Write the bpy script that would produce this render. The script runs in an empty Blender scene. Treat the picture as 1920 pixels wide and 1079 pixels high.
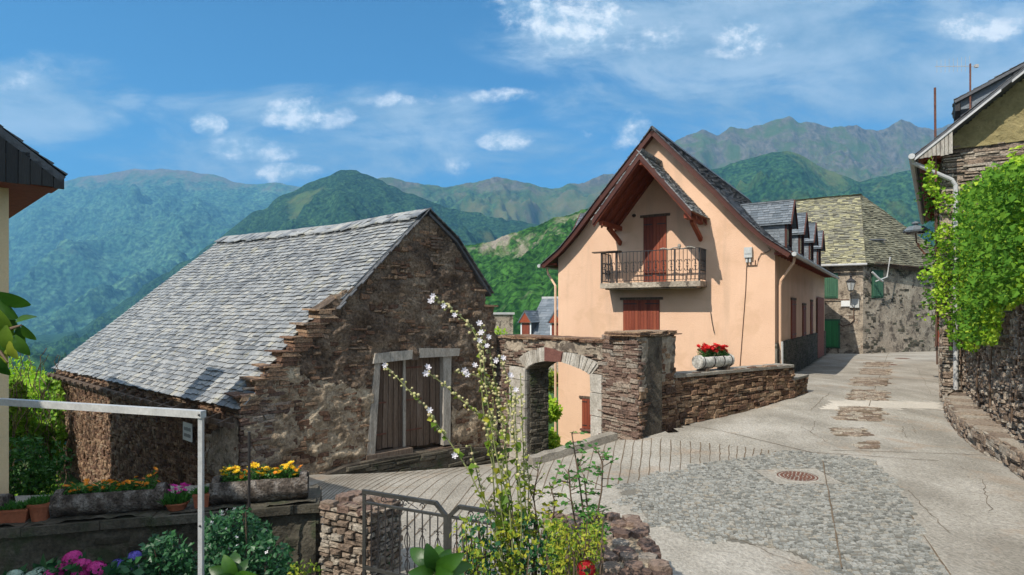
import bpy, math, random
import numpy as np
from mathutils import Vector, Matrix, noise
random.seed(7); R = random.random
def U(a, b): return a + (b-a)*random.random()
# ------------------------------------------------------------------ camera, world, sun, exposure
F, HX, HY = 1130.0, 960.0, 585.0            # focal length and horizon in photo pixels
sc = bpy.context.scene; C = sc.collection
cd = bpy.data.cameras.new("camera"); cam = bpy.data.objects.new("camera", cd); C.objects.link(cam)
cd.sensor_width = 36; cd.lens = 36*F/1920; cd.shift_y = (HY-539.5)/1920
cd.clip_start = .05; cd.clip_end = 60000
cam.location = (0, 0, 0); cam.rotation_euler = (math.radians(90), 0, 0); sc.camera = cam
SUN_EL, SUN_H = 46.0, 45.6                  # elevation; heading of the light's travel (deg from +X)
sc.view_settings.view_transform = 'Standard'; sc.view_settings.look = 'None'
sc.view_settings.gamma = 1; sc.view_settings.exposure = 0.64
try: sc.cycles.volume_bounces = 0; sc.cycles.max_bounces = 6; sc.cycles.transparent_max_bounces = 8
except Exception: pass

class NT:
    def __init__(s, tree): s.t = tree; s.n = tree.nodes; s.l = tree.links
    def new(s, k, **kw):
        n = s.n.new(k)
        for a, b in kw.items(): setattr(n, a, b)
        return n
    def put(s, sock, v):
        if isinstance(v, bpy.types.NodeSocket): s.l.new(v, sock)
        elif v is not None: sock.default_value = v
    def m(s, op, a, b=None, c=None, clamp=False):
        n = s.new('ShaderNodeMath', operation=op); n.use_clamp = clamp
        s.put(n.inputs[0], a); s.put(n.inputs[1], b)
        if c is not None: s.put(n.inputs[2], c)
        return n.outputs[0]
    def mix(s, f, a, b, bt='MIX'):
        n = s.new('ShaderNodeMix', data_type='RGBA', blend_type=bt)
        s.put(n.inputs[0], f); s.put(n.inputs[6], col4(a)); s.put(n.inputs[7], col4(b)); return n.outputs[2]
    def noise(s, vec, scale, det=6, rough=.55, dist=0):
        n = s.new('ShaderNodeTexNoise'); s.put(n.inputs['Vector'], vec); s.put(n.inputs['Scale'], scale)
        s.put(n.inputs['Detail'], det); s.put(n.inputs['Roughness'], rough); s.put(n.inputs['Distortion'], dist); return n.outputs[0]
    def vor(s, vec, scale, feat='F1', out=0, rnd=1):
        n = s.new('ShaderNodeTexVoronoi', feature=feat); s.put(n.inputs['Vector'], vec); s.put(n.inputs['Scale'], scale)
        s.put(n.inputs['Randomness'], rnd); return n.outputs[out]
    def ramp(s, f, pts, interp='LINEAR'):
        n = s.new('ShaderNodeValToRGB'); r = n.color_ramp; r.interpolation = interp
        while len(r.elements) < len(pts): r.elements.new(.5)
        for e, (p, c) in zip(r.elements, pts): e.position = p; e.color = col4(c)
        s.put(n.inputs[0], f); return n.outputs[0]
    def step(s, v, a, b, lo=0., hi=1.):
        n = s.new('ShaderNodeMapRange'); n.interpolation_type = 'SMOOTHSTEP'
        s.put(n.inputs[0], v); s.put(n.inputs[1], a); s.put(n.inputs[2], b); s.put(n.inputs[3], lo); s.put(n.inputs[4], hi); return n.outputs[0]
    def obj(s): return s.new('ShaderNodeTexCoord').outputs['Object']
    def xyz(s, v):
        n = s.new('ShaderNodeSeparateXYZ'); s.put(n.inputs[0], v); return n.outputs
    def comb(s, x, y, z):
        n = s.new('ShaderNodeCombineXYZ'); s.put(n.inputs[0], x); s.put(n.inputs[1], y); s.put(n.inputs[2], z); return n.outputs[0]
    def vm(s, v, sc_):
        n = s.new('ShaderNodeVectorMath', operation='MULTIPLY'); s.put(n.inputs[0], v); n.inputs[1].default_value = sc_; return n.outputs[0]
    def rnd(s): return s.new('ShaderNodeAttribute', attribute_name='rnd').outputs['Fac']
    def bump(s, h, d, st=1.0):
        n = s.new('ShaderNodeBump'); s.put(n.inputs['Height'], h); n.inputs['Distance'].default_value = d; n.inputs['Strength'].default_value = st; return n.outputs[0]
def col4(c):
    if isinstance(c, (tuple, list)) and len(c) == 3: return (c[0], c[1], c[2], 1)
    return c

w = bpy.data.worlds.new("World"); sc.world = w; w.use_nodes = True
t = NT(w.node_tree); t.n.clear()
sky = t.new('ShaderNodeTexSky', sky_type='NISHITA'); sky.sun_disc = False
sky.sun_elevation = math.radians(SUN_EL)
# direction towards the sun (horizontal): opposite of light travel
SD = Vector((-math.cos(math.radians(SUN_H)), -math.sin(math.radians(SUN_H)), math.tan(math.radians(SUN_EL)))).normalized()
sky.sun_rotation = math.atan2(SD.x, SD.y)   # nishita: 0 = +Y, clockwise towards +X
sky.altitude = 1200; sky.air_density = 1.0; sky.dust_density = 0.3; sky.ozone_density = 3.5
g = t.new('ShaderNodeTexCoord').outputs['Generated']; gx, gy, gz = t.xyz(g)
dy = t.m('MAXIMUM', t.m('ABSOLUTE', gy), .25)
cu = t.m('DIVIDE', gx, dy); cv = t.m('DIVIDE', gz, dy)
vec = t.comb(cu, t.m('MULTIPLY', cv, 2.0), 0)
va = t.comb(cu, t.m('MULTIPLY', cv, 1.35), .3)
n1 = t.noise(va, 9, 12, .62, .12); n1b = t.noise(t.comb(t.m('SUBTRACT', cu, .012), t.m('ADD', t.m('MULTIPLY', cv, 1.35), .022), .3), 9, 12, .62, .12)
n2 = t.noise(vec, 2.2, 8, .6, .6); n3 = t.noise(t.comb(cu, t.m('MULTIPLY', cv, 2.6), 0.7), 4.2, 13, .64, .35)
def blob(px, py, rx, ry, s):
    a = t.m('DIVIDE', t.m('SUBTRACT', cu, (px-HX)/F), rx/F); b = t.m('DIVIDE', t.m('SUBTRACT', cv, (HY-py)/F), ry/F)
    d = t.m('ADD', t.m('MULTIPLY', a, a), t.m('MULTIPLY', b, b))
    return t.m('MULTIPLY', t.m('MAXIMUM', t.m('SUBTRACT', 1.0, d), 0), s)
def blobs(L):
    m = None
    for bl in L:
        b_ = blob(*bl); m = b_ if m is None else t.m('MAXIMUM', m, b_)
    return m
mask = blobs([(575,212,110,44,.75),(1180,250,55,52,.7),(955,262,72,27,.65),(390,235,42,28,.55),(850,312,36,26,.4),(1080,40,200,85,.62),(1230,70,120,50,.55),(1385,75,130,50,.42),
           (420,285,160,34,.42),(1085,260,50,50,.4),(930,180,90,20,.3),(520,326,110,24,.5),(30,150,110,60,.36),(1850,50,120,34,.45),(700,185,230,24,.3)])
cum = t.step(t.m('ADD', t.m('MULTIPLY', t.m('SUBTRACT', n1, .5), 2.2), mask), .2, .72)
cum = t.m('MULTIPLY', cum, t.step(mask, 0.0, .2))
wide = blobs([(620,215,430,70,.62),(560,290,480,85,.62),(1450,60,620,140,.78),(1400,200,480,85,.62),(60,190,260,110,.6),(1000,290,240,60,.5),(1750,150,380,150,.7)])
thin = t.m('MULTIPLY', t.step(t.m('ADD', t.m('MULTIPLY', t.m('SUBTRACT', n3, .5), 1.9), wide), .0, .7), t.step(wide, 0, .25))
skyc = t.mix(1.0, sky.outputs[0], (.215, .54, .67), 'MULTIPLY')
c1 = t.mix(t.m('MULTIPLY', thin, .85), skyc, t.mix(t.step(n3, .35, .7), (1.4, 2.1, 2.75), (2.9, 3.5, 4.0)))
lit = t.m('ADD', .45, t.m('MULTIPLY', t.m('SUBTRACT', n1, n1b), 7), clamp=True)
c2 = t.mix(t.m('MULTIPLY', cum, .92), c1, t.mix(lit, (2.2, 3.0, 3.7), (5.6, 5.7, 5.7)))
back = t.m('MAXIMUM', t.step(gy, .05, -.25), t.step(gz, .55, .75))  # bright cloud cover added behind the camera and overhead, unseen, as fill light
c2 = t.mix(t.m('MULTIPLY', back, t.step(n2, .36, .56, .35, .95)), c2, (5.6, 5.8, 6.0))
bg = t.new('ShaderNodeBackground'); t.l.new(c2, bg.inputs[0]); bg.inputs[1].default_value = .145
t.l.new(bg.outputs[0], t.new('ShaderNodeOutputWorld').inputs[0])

sl = bpy.data.lights.new("sun", 'SUN'); sl.energy = 4.6; sl.angle = math.radians(.5); sl.color = (1, .93, .82)
so = bpy.data.objects.new("sun", sl); C.objects.link(so); so.rotation_euler = (-SD).to_track_quat('-Z', 'Y').to_euler()

# ------------------------------------------------------------------ helpers
FR = {}
def P(px, py, Y): return Vector(((px-HX)/F*Y, Y, (HY-py)/F*Y))
def onplane(px, py, o, d):
    """hit of the view ray with the vertical plane through o along d: (distance along d, z)"""
    k = (px-HX)/F; tt = (k*o[1]-o[0])/(d[0]-k*d[1]); Y = o[1]+d[1]*tt
    return tt, (HY-py)/F*Y
def tag(o, label=None, cat=None, group=None, kind=None):
    if label: o['label'] = label
    if cat: o['category'] = cat
    if group: o['group'] = group
    if kind: o['kind'] = kind
    return o
def frame(loc=(0,0,0), rz=0): return Matrix.Translation(Vector(loc)) @ Matrix.Rotation(rz, 4, 'Z')
def empty(name, loc, rz=0, label=None, cat=None, group=None):
    o = bpy.data.objects.new(name, None); C.objects.link(o); o.empty_display_size = .2
    o.location = loc; o.rotation_euler = (0, 0, rz); FR[o.name] = frame(loc, rz)
    return tag(o, label, cat, group)
class MB:
    def __init__(s): s.v = []; s.f = []; s.r = []; s.g = []
    def add(s, vs, fs, r=None):
        n = len(s.v); s.g.append((n, len(s.f))); s.v.extend([tuple(x) for x in vs]); s.f.extend([tuple(i+n for i in q) for q in fs])
        if r is None: r = R()
        s.r.extend([r]*len(fs))
    def hexa(s, p, r=None):   # 8 points: bottom 4 ccw, top 4 ccw
        s.add(p, [(3,2,1,0),(4,5,6,7),(0,1,5,4),(1,2,6,5),(2,3,7,6),(3,0,4,7)], r)
    def box(s, x0, x1, y0, y1, z0, z1, r=None, j=0):
        p = [(x0,y0,z0),(x1,y0,z0),(x1,y1,z0),(x0,y1,z0),(x0,y0,z1),(x1,y0,z1),(x1,y1,z1),(x0,y1,z1)]
        if j: p = [(a+U(-j,j), b+U(-j,j), c+U(-j,j)) for a, b, c in p]
        s.hexa(p, r)
    def bar(s, a, b, w, h=None, r=None, up=(0,0,1)):
        a = Vector(a); b = Vector(b); h = h or w; d = (b-a).normalized(); u = Vector(up)
        if abs(d.dot(u)) > .98: u = Vector((0,1,0))
        x = d.cross(u).normalized(); z = x.cross(d)
        q = [(-w/2,-h/2),(w/2,-h/2),(w/2,h/2),(-w/2,h/2)]
        s.hexa([a+x*i+z*k for i, k in q]+[b+x*i+z*k for i, k in q], r)
    def tube(s, pts, rad, seg=8, r=None, cap=True):
        pts = [Vector(p) for p in pts]; n = len(pts)
        rs = rad if isinstance(rad, (list, tuple)) else [rad]*n
        vs = []; ref = Vector((.3,.2,1)).normalized()
        for i, p in enumerate(pts):
            d = (pts[min(i+1,n-1)]-pts[max(i-1,0)])
            d = d.normalized() if d.length > 1e-9 else Vector((0,0,1))
            if abs(d.dot(ref)) > .97: x = d.cross(Vector((1,0,0))).normalized()
            else: x = d.cross(ref).normalized()
            y = d.cross(x)
            for k in range(seg):
                a = 2*math.pi*k/seg; vs.append(p+(x*math.cos(a)+y*math.sin(a))*rs[i])
        fs = [(i*seg+k, i*seg+(k+1)%seg, (i+1)*seg+(k+1)%seg, (i+1)*seg+k) for i in range(n-1) for k in range(seg)]
        if cap: fs += [tuple(range(seg))[::-1], tuple((n-1)*seg+k for k in range(seg))]
        s.add(vs, fs, r)
    def prism(s, poly, fn, d0, d1, r=None):   # poly list of (a,b); fn(a,b,depth)->point
        n = len(poly); vs = [fn(a, b, d0) for a, b in poly]+[fn(a, b, d1) for a, b in poly]
        fs = [tuple(range(n)), tuple(range(2*n-1, n-1, -1))]+[(i, n+i, n+(i+1)%n, (i+1)%n) for i in range(n)]
        s.add(vs, fs, r)
    def lathe(s, c, prof, seg=16, r=None, ax=None):
        c = Vector(c); vs = []
        for rr, z in prof:
            for k in range(seg):
                a = 2*math.pi*k/seg; vs.append((c.x+rr*math.cos(a), c.y+rr*math.sin(a), c.z+z))
        n = len(prof)
        s.add(vs, [(i*seg+k, i*seg+(k+1)%seg, (i+1)*seg+(k+1)%seg, (i+1)*seg+k) for i in range(n-1) for k in range(seg)]+[tuple(range(seg))[::-1], tuple((n-1)*seg+k for k in range(seg))], r)
    def sphere(s, c, rx, ry=None, rz=None, seg=10, rings=7, r=None, j=0):
        ry = ry or rx; rz = rz or rx; vs = [(c[0],c[1],c[2]-rz)]
        for i in range(1, rings):
            a = -math.pi/2+math.pi*i/rings
            for k in range(seg):
                b = 2*math.pi*k/seg; q = 1+U(-j,j)
                vs.append((c[0]+rx*math.cos(a)*math.cos(b)*q, c[1]+ry*math.cos(a)*math.sin(b)*q, c[2]+rz*math.sin(a)*q))
        vs.append((c[0],c[1],c[2]+rz)); L = len(vs)-1; fs = []
        for k in range(seg):
            fs.append((0, 1+(k+1)%seg, 1+k)); fs.append((L, L-seg+k, L-seg+(k+1)%seg))
            for i in range(rings-2):
                a = 1+i*seg; fs.append((a+k, a+(k+1)%seg, a+seg+(k+1)%seg, a+seg+k))
        s.add(vs, fs, r)
    def leaf(s, p, d, n, L, W, fold=.25, r=None):
        p = Vector(p); d = Vector(d).normalized(); x = d.cross(Vector(n))
        if x.length < 1e-4: x = d.cross(Vector((1,.3,.2)))
        x.normalize(); nn = x.cross(d)
        m = p+d*L*.45
        s.add([p, m+x*W/2+nn*W*fold, p+d*L, m-x*W/2+nn*W*fold], [(0,1,2),(0,2,3)], r)
    def split(s, name, mat, parent=None, fr=None):
        """one object per added piece"""
        out = []
        for k, (v0, f0) in enumerate(s.g):
            v1, f1 = s.g[k+1] if k+1 < len(s.g) else (len(s.v), len(s.f))
            q = MB(); q.v = s.v[v0:v1]; q.f = [tuple(i-v0 for i in f) for f in s.f[f0:f1]]; q.r = s.r[f0:f1]; out.append(q.build(name, mat, parent, fr))
        return out
    def build(s, name, mat, parent=None, fr=None, smooth=False, loc=None):
        """vertices are in frame fr (world if None); the object sits in its parent's frame"""
        me = bpy.data.meshes.new(name); o = bpy.data.objects.new(name, me); C.objects.link(o)
        if parent is not None: pf = FR[parent.name]; o.parent = parent
        else: pf = frame(loc or (0,0,0)); o.location = loc or (0,0,0)
        FR[o.name] = pf
        T = pf.inverted() @ (fr or Matrix())
        A = np.array(s.v, dtype=float).reshape(-1,3); Tm = np.array(T)
        A = A @ Tm[:3,:3].T + Tm[:3,3]
        me.from_pydata(A.tolist(), [], s.f); me.materials.append(mat)
        at = me.attributes.new('rnd', 'FLOAT', 'FACE'); at.data.foreach_set('value', np.array(s.r, dtype=np.float32))
        if smooth: me.polygons.foreach_set('use_smooth', [True]*len(me.polygons))
        me.update(); return o

def Mt(name, cols, scale=4, rough=.85, bump=.01, bscale=40, w=.5, spec=.3, fine=.35, stretch=(1,1,1), metal=0, trans=0, det=6, stain=None, streak=None):
    """cols: ramp over a blend of object noise and the per-piece random number; fine: small value variation"""
    m = bpy.data.materials.new(name); m.use_nodes = True; t = NT(m.node_tree)
    b = t.n['Principled BSDF']; v = t.vm(t.obj(), stretch)
    nz = t.noise(v, scale, det, .6)
    nz = t.step(nz, .25, .75)
    f = t.m('ADD', t.m('MULTIPLY', nz, 1-w), t.m('MULTIPLY', t.rnd(), w))
    k = len(cols); c = t.ramp(f, [(i/(max(k-1,1)), q) for i, q in enumerate(cols)]) if k > 1 else t.mix(0, cols[0], cols[0])
    fn = t.noise(v, bscale, 5, .65)
    if fine: c = t.mix(1.0, c, t.ramp(fn, [(.3, (1-fine,)*3), (.7, (1+fine*.35,)*3)]), 'MULTIPLY')
    if stain:
        sn = t.noise(t.obj(), stain[1], 7, .65, .5); c = t.mix(t.step(sn, stain[2], stain[2]+.12, 0, stain[3]), c, stain[0])
    if streak:
        sn = t.noise(t.vm(t.obj(), (1,1,.12)), streak[1], 6, .6); c = t.mix(t.step(sn, streak[2], streak[2]+.2, 0, streak[3]), c, streak[0])
    t.l.new(c, b.inputs['Base Color']); b.inputs['Roughness'].default_value = rough
    b.inputs['Specular IOR Level'].default_value = spec; b.inputs['Metallic'].default_value = metal
    if bump: t.l.new(t.bump(fn, bump), b.inputs['Normal'])
    if trans:
        tr = t.new('ShaderNodeBsdfTranslucent'); t.l.new(c, tr.inputs[0]); mx = t.new('ShaderNodeMixShader'); mx.inputs[0].default_value = trans
        t.l.new(b.outputs[0], mx.inputs[1]); t.l.new(tr.outputs[0], mx.inputs[2]); t.l.new(mx.outputs[0], t.n['Material Output'].inputs[0])
    return m
# ------------------------------------------------------------------ mountains and far terrain
def interp(pts, x):
    return float(np.interp(x, [p[0] for p in pts], [p[1] for p in pts]))
def fb(x, y, z=0, o=6): return noise.fractal(Vector((x, y, z)), 1.0, 2.0, o, noise_basis='PERLIN_ORIGINAL')
def terrain_mat(name, forest, grass, rock, hi=None, s=1.0, crown=.06, patch=.004, rockt=.62, grasst=.5, gamt=.1):
    m = bpy.data.materials.new(name); m.use_nodes = True; t = NT(m.node_tree); b = t.n['Principled BSDF']
    o = t.obj(); x, y, z = t.xyz(o)
    big = t.noise(o, patch, 7, .62, .4); mid = t.noise(o, patch*6, 7, .65, .3)
    cr = t.vor(t.vm(o, (1,1,.8)), crown); cn = t.noise(o, crown*1.6, 4, .6)
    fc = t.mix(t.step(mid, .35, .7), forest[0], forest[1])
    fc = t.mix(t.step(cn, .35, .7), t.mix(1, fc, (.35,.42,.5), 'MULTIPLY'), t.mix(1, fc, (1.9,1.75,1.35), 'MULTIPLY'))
    gc = t.mix(t.step(mid, .35, .65), grass[0], grass[1])
    rc = t.mix(t.step(t.noise(t.vm(o, (1,1,.35)), crown*1.5, 7, .7), .3, .7), rock[0], rock[1])
    if hi:   # above this altitude trees give way
        a = t.step(t.m('ADD', z, t.m('MULTIPLY', t.m('SUBTRACT', mid, .5), hi[2])), hi[0], hi[1])
    else: a = 0.0
    gf = t.m('MAXIMUM', a, t.step(big, grasst, grasst+gamt))
    rf = t.m('MAXIMUM', t.m('MULTIPLY', t.m('MULTIPLY', a, t.step(mid, .4, .56)), .85), t.step(t.m('ADD', big, t.m('MULTIPLY', mid, .3)), rockt+.15, rockt+.25))
    c = t.mix(gf, fc, gc); c = t.mix(rf, c, rc)
    t.l.new(c, b.inputs['Base Color']); b.inputs['Roughness'].default_value = .95; b.inputs['Specular IOR Level'].default_value = .05
    h = t.m('ADD', t.m('MULTIPLY', t.m('SUBTRACT', 1, cr), t.m('SUBTRACT', 1, gf)), t.m('MULTIPLY', mid, 1.5))
    t.l.new(t.bump(h, .35/crown*s, .9), b.inputs['Normal'])
    return m
def ridge(name, prof, D, bf, zb, nx, ny, amp, fs, mat, seed, p=1.0, x0=-500, x1=2420, edge=2.0, crown=0, cs=1):
    vs = []; fs_ = []
    back = 5
    for i in range(nx+1):
        px = x0+(x1-x0)*i/nx
        zr = (HY-interp(prof, px)+edge*fb(px*.035, seed, 0, 6))/F*D
        for j in range(-back, ny+1):
            v = j/ny
            Y = D*(1-max(v, 0)*(1-bf)) if j >= 0 else D*(1+.05*(-j))
            X = (px-HX)/F*Y
            z = zr+(zb-zr)*(v**p if v > 0 else -v*3)
            e = min(1, max(v, 0)*6)*(1-.4*v) if v > 0 else 0
            n = noise.ridged_multi_fractal(Vector((X*fs, Y*fs*.8, seed)), .9, 2.1, 6, 1.0, 2.0, noise_basis='PERLIN_ORIGINAL')
            z += -amp*e*(1.6-n)*.7
            if crown and v > 0:
                d, _ = noise.voronoi(Vector((X*cs, Y*cs, z*cs*.5)))
                z += crown*(.5-min(d[0], 1))*min(1, v*20)
            vs.append((X, Y, z))
    W = ny+back+1
    for i in range(nx):
        for j in range(W-1):
            a = i*W+j; fs_.append((a, a+1, a+W+1, a+W))
    mb = MB(); mb.add(vs, fs_, .5)
    return tag(mb.build(name, mat, smooth=True), kind='structure')
m_far = terrain_mat('far_slopes', [(.03,.085,.065),(.06,.13,.09)], [(.07,.1,.05),(.14,.12,.07)], [(.07,.06,.05),(.17,.145,.11)], hi=(1010, 1200, 340), crown=.026, patch=.0011, grasst=.62, rockt=.75)
m_rocky = terrain_mat('rocky_slopes', [(.03,.07,.03),(.05,.1,.04)], [(.055,.085,.028),(.12,.115,.045)], [(.028,.028,.03),(.14,.125,.11)], hi=(560, 760, 300), crown=.03, patch=.0016)
m_wood = terrain_mat('wooded_slopes', [(.012,.038,.026),(.028,.068,.036)], [(.06,.1,.035),(.1,.11,.045)], [(.14,.12,.1),(.26,.23,.19)], crown=.07, patch=.003, grasst=.6, rockt=.72)
m_near = terrain_mat('near_slopes', [(.016,.055,.016),(.035,.1,.025)], [(.07,.13,.03),(.12,.15,.05)], [(.13,.11,.09),(.28,.25,.2)], crown=.2, patch=.012, grasst=.56, rockt=.57)
m_pasture = terrain_mat('pasture_slopes', [(.014,.045,.022),(.03,.075,.03)], [(.06,.11,.03),(.11,.12,.045)], [(.14,.12,.1),(.26,.23,.19)], crown=.06, patch=.0025, grasst=.56, rockt=.8, hi=(560,660,120))
FARR = [(-500,760),(560,640),(600,520),(640,352),(700,336),(730,331),(760,341),(795,346),(835,352),(880,343),(930,332),(985,342),(1030,353),(1080,346),(1125,330),(1165,322),(1230,290),(1265,268),(1300,248),(1318,245),(1345,255),(1368,238),(1395,243),(1420,238),(1450,226),(1480,218),(1505,230),(1525,229),(1560,243),(1580,236),(1605,235),(1645,249),(1665,239),(1690,223),(1715,235),(1752,243),(1790,232),(1900,215),(2100,240),(2420,200)]
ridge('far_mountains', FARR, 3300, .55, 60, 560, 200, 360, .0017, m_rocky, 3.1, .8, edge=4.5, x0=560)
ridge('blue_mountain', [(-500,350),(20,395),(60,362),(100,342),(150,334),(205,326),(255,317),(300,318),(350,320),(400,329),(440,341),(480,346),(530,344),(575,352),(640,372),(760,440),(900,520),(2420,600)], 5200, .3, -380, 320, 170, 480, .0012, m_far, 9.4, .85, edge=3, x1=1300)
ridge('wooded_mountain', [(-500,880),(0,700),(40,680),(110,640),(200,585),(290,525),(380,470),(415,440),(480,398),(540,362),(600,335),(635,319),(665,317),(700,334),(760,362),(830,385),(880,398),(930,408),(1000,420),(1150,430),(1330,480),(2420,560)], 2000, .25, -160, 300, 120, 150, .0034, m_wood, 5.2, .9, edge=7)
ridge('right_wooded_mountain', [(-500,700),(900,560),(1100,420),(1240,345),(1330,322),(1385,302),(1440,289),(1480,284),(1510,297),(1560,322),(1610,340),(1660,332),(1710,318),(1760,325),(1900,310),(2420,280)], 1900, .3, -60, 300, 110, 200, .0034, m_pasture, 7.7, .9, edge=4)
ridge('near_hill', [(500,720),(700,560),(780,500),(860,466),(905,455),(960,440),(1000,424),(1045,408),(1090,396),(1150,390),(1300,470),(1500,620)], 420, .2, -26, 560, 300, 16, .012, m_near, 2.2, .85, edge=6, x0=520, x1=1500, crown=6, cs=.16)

# valley floor and village ground
def vg():
    mb = MB(); vs = []; fs = []; A = 96; rad = [0, 6, 12, 20, 28, 36, 50, 80, 130, 200, 320, 500, 800, 1300, 2200, 4000, 7000, 9000]
    for r in rad:
        for k in range(A):
            a = 2*math.pi*k/A; x = r*math.cos(a); y = 15+r*math.sin(a)
            z = -5.2-max(0, r-34)*.2*(.5+.5*min(1, max(-1, -x/max(r,1)+.3))) if r < 500 else -130
            z = max(z, -130); z -= .02*max(0, 60-r)*0
            vs.append((x, y, z+(fb(x*.05, y*.05)*.3 if r < 500 else 0)))
    for i in range(len(rad)-1):
        for k in range(A): fs.append((i*A+k, i*A+(k+1)%A, (i+1)*A+(k+1)%A, (i+1)*A+k))
    mb.add(vs, fs, .5)
    return tag(mb.build('ground', Mt('meadow', [(.02,.06,.012),(.05,.11,.02),(.08,.1,.035)], scale=.4, bump=.05, bscale=6, w=0), smooth=True), kind='structure')
vg()
# ------------------------------------------------------------------ materials
def hexc(r, g, b): return (r, g, b)
m_slate = Mt('slate', [(.1,.11,.12),(.18,.19,.2),(.25,.26,.265),(.31,.315,.31),(.38,.365,.32)], scale=1.3, w=.75, bscale=25, bump=.01, rough=.62, spec=.35, stain=((.36,.33,.2),2.6,.56,.4))
m_slate_dark = Mt('dark_slate', [(.05,.055,.062),(.085,.09,.1),(.14,.145,.15)], scale=2, w=.7, bscale=25, rough=.55, spec=.4)
m_slate_blue = Mt('blue_slate', [(.085,.105,.125),(.13,.155,.18),(.2,.22,.245)], scale=2, w=.75, bscale=20, rough=.5, spec=.5)
m_slate_moss = Mt('lichen_slate', [(.12,.115,.095),(.22,.21,.16),(.33,.31,.19),(.43,.4,.25)], scale=.9, w=.75, bscale=25, rough=.8, stain=((.1,.095,.08),1.8,.52,.6))
m_stone = Mt('schist', [(.08,.05,.035),(.18,.1,.065),(.3,.18,.11),(.4,.27,.17),(.26,.21,.17)], scale=2.2, w=.7, bscale=24, bump=.05, rough=.9, fine=.7)
m_stone_red = Mt('red_schist', [(.09,.062,.05),(.19,.12,.092),(.28,.195,.15),(.38,.31,.245),(.27,.25,.22)], scale=2.2, w=.75, bscale=24, bump=.05, fine=.65)
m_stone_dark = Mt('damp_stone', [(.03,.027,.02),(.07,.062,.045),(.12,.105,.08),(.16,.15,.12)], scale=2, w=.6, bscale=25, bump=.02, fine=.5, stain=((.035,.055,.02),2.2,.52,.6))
m_stone_pale = Mt('rubble', [(.14,.105,.08),(.27,.2,.15),(.38,.3,.23),(.48,.42,.34),(.3,.27,.235)], scale=2, w=.75, bscale=22, bump=.05, fine=.65)
m_mortar = Mt('mortar', [(.035,.028,.022),(.09,.075,.058),(.16,.135,.1)], scale=3, w=0, bscale=22, bump=.03, fine=.5)
m_mortar_pale = Mt('lime_mortar', [(.24,.175,.115),(.47,.37,.26),(.62,.52,.38)], scale=3, w=0, bscale=18, bump=.08, fine=.6)
m_gable = Mt('weathered_render', [(.095,.066,.046),(.19,.135,.095),(.29,.215,.15),(.4,.31,.22)], scale=1.6, w=0, bscale=18, bump=.12, fine=.75, det=9)
m_render_old = Mt('old_render', [(.24,.2,.155),(.38,.32,.25),(.5,.43,.34)], scale=1.1, w=0, bscale=13, bump=.04, fine=.45, det=9, stain=((.07,.055,.045),2.6,.5,.85))
m_peach = Mt('peach_render', [(.65,.42,.285),(.73,.485,.335)], scale=.7, w=0, bscale=30, bump=.012, fine=.09, rough=.9, stain=((.56,.36,.23),.9,.52,.5), streak=((.48,.33,.23),1.8,.52,.5))
m_beige = Mt('cream_render', [(.62,.46,.27),(.68,.52,.32)], scale=.8, w=0, bscale=50, bump=.005, fine=.08)
m_ochre = Mt('ochre_render', [(.23,.19,.085),(.3,.25,.12)], scale=3, w=0, bscale=9, bump=.06, fine=.25)
m_concrete = Mt('concrete', [(.27,.245,.205),(.37,.34,.29),(.48,.445,.39)], scale=.9, w=0, bscale=30, bump=.03, fine=.42, det=10, stain=((.33,.24,.165),.9,.55,.45), stretch=(1,.7,1))
m_kerb = Mt('kerb_concrete', [(.2,.18,.15),(.36,.33,.28)], scale=3, w=.2, bscale=30, bump=.02, fine=.45)
m_cob = Mt('cobble', [(.14,.14,.125),(.22,.22,.2),(.3,.3,.275),(.37,.365,.335),(.29,.25,.19)], scale=.9, w=.85, bscale=35, bump=.015, fine=.4)
m_grout = Mt('grout', [(.12,.11,.09),(.22,.2,.165)], scale=2.5, w=0, bscale=30, fine=.4)
m_joint = Mt('joint_dirt', [(.1,.07,.045),(.18,.135,.09)], scale=3, w=.3, bscale=20, fine=.3, bump=0)
m_redwood = Mt('red_brown_wood', [(.12,.025,.014),(.24,.055,.028),(.32,.085,.04)], scale=2, w=.6, bscale=24, bump=.006, fine=.35, stretch=(6,6,.6), rough=.6)
m_redbeam = Mt('stained_beam', [(.2,.035,.015),(.32,.07,.025)], scale=3, w=.5, bscale=24, bump=.006, fine=.3, rough=.6)
m_greywood = Mt('bleached_timber', [(.24,.21,.18),(.4,.37,.32),(.5,.46,.4)], scale=3, w=.3, bscale=22, bump=.015, fine=.55, stretch=(5,5,.6))
m_oldwood = Mt('old_brown_boards', [(.07,.045,.032),(.15,.105,.075),(.26,.2,.155)], scale=2.5, w=.45, bscale=18, bump=.015, fine=.6, stretch=(9,9,.5))
m_green = Mt('green_paint', [(.03,.17,.06),(.05,.27,.1)], scale=3, w=.5, bscale=20, bump=.005, fine=.3, stretch=(5,5,.7), rough=.6)
m_dgreen = Mt('faded_green_paint', [(.03,.1,.06),(.07,.17,.1)], scale=3, w=.5, bscale=20, bump=.005, fine=.35, stretch=(5,5,.7), rough=.7)
m_iron = Mt('black_iron', [(.018,.016,.016),(.035,.03,.03)], scale=8, w=0, bscale=60, bump=.002, rough=.5, spec=.5, fine=.3)
m_greyiron = Mt('grey_painted_iron', [(.03,.03,.028),(.06,.06,.055)], scale=6, w=0, bscale=60, bump=.002, rough=.45, spec=.5, fine=.3)
m_rust = Mt('rusty_iron', [(.09,.035,.025),(.2,.085,.055)], scale=9, w=.3, bscale=60, bump=.004, rough=.7, fine=.4)
m_zinc = Mt('zinc', [(.36,.36,.36),(.5,.5,.49)], scale=4, w=.2, bscale=40, bump=.001, rough=.4, spec=.5, fine=.2)
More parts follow.
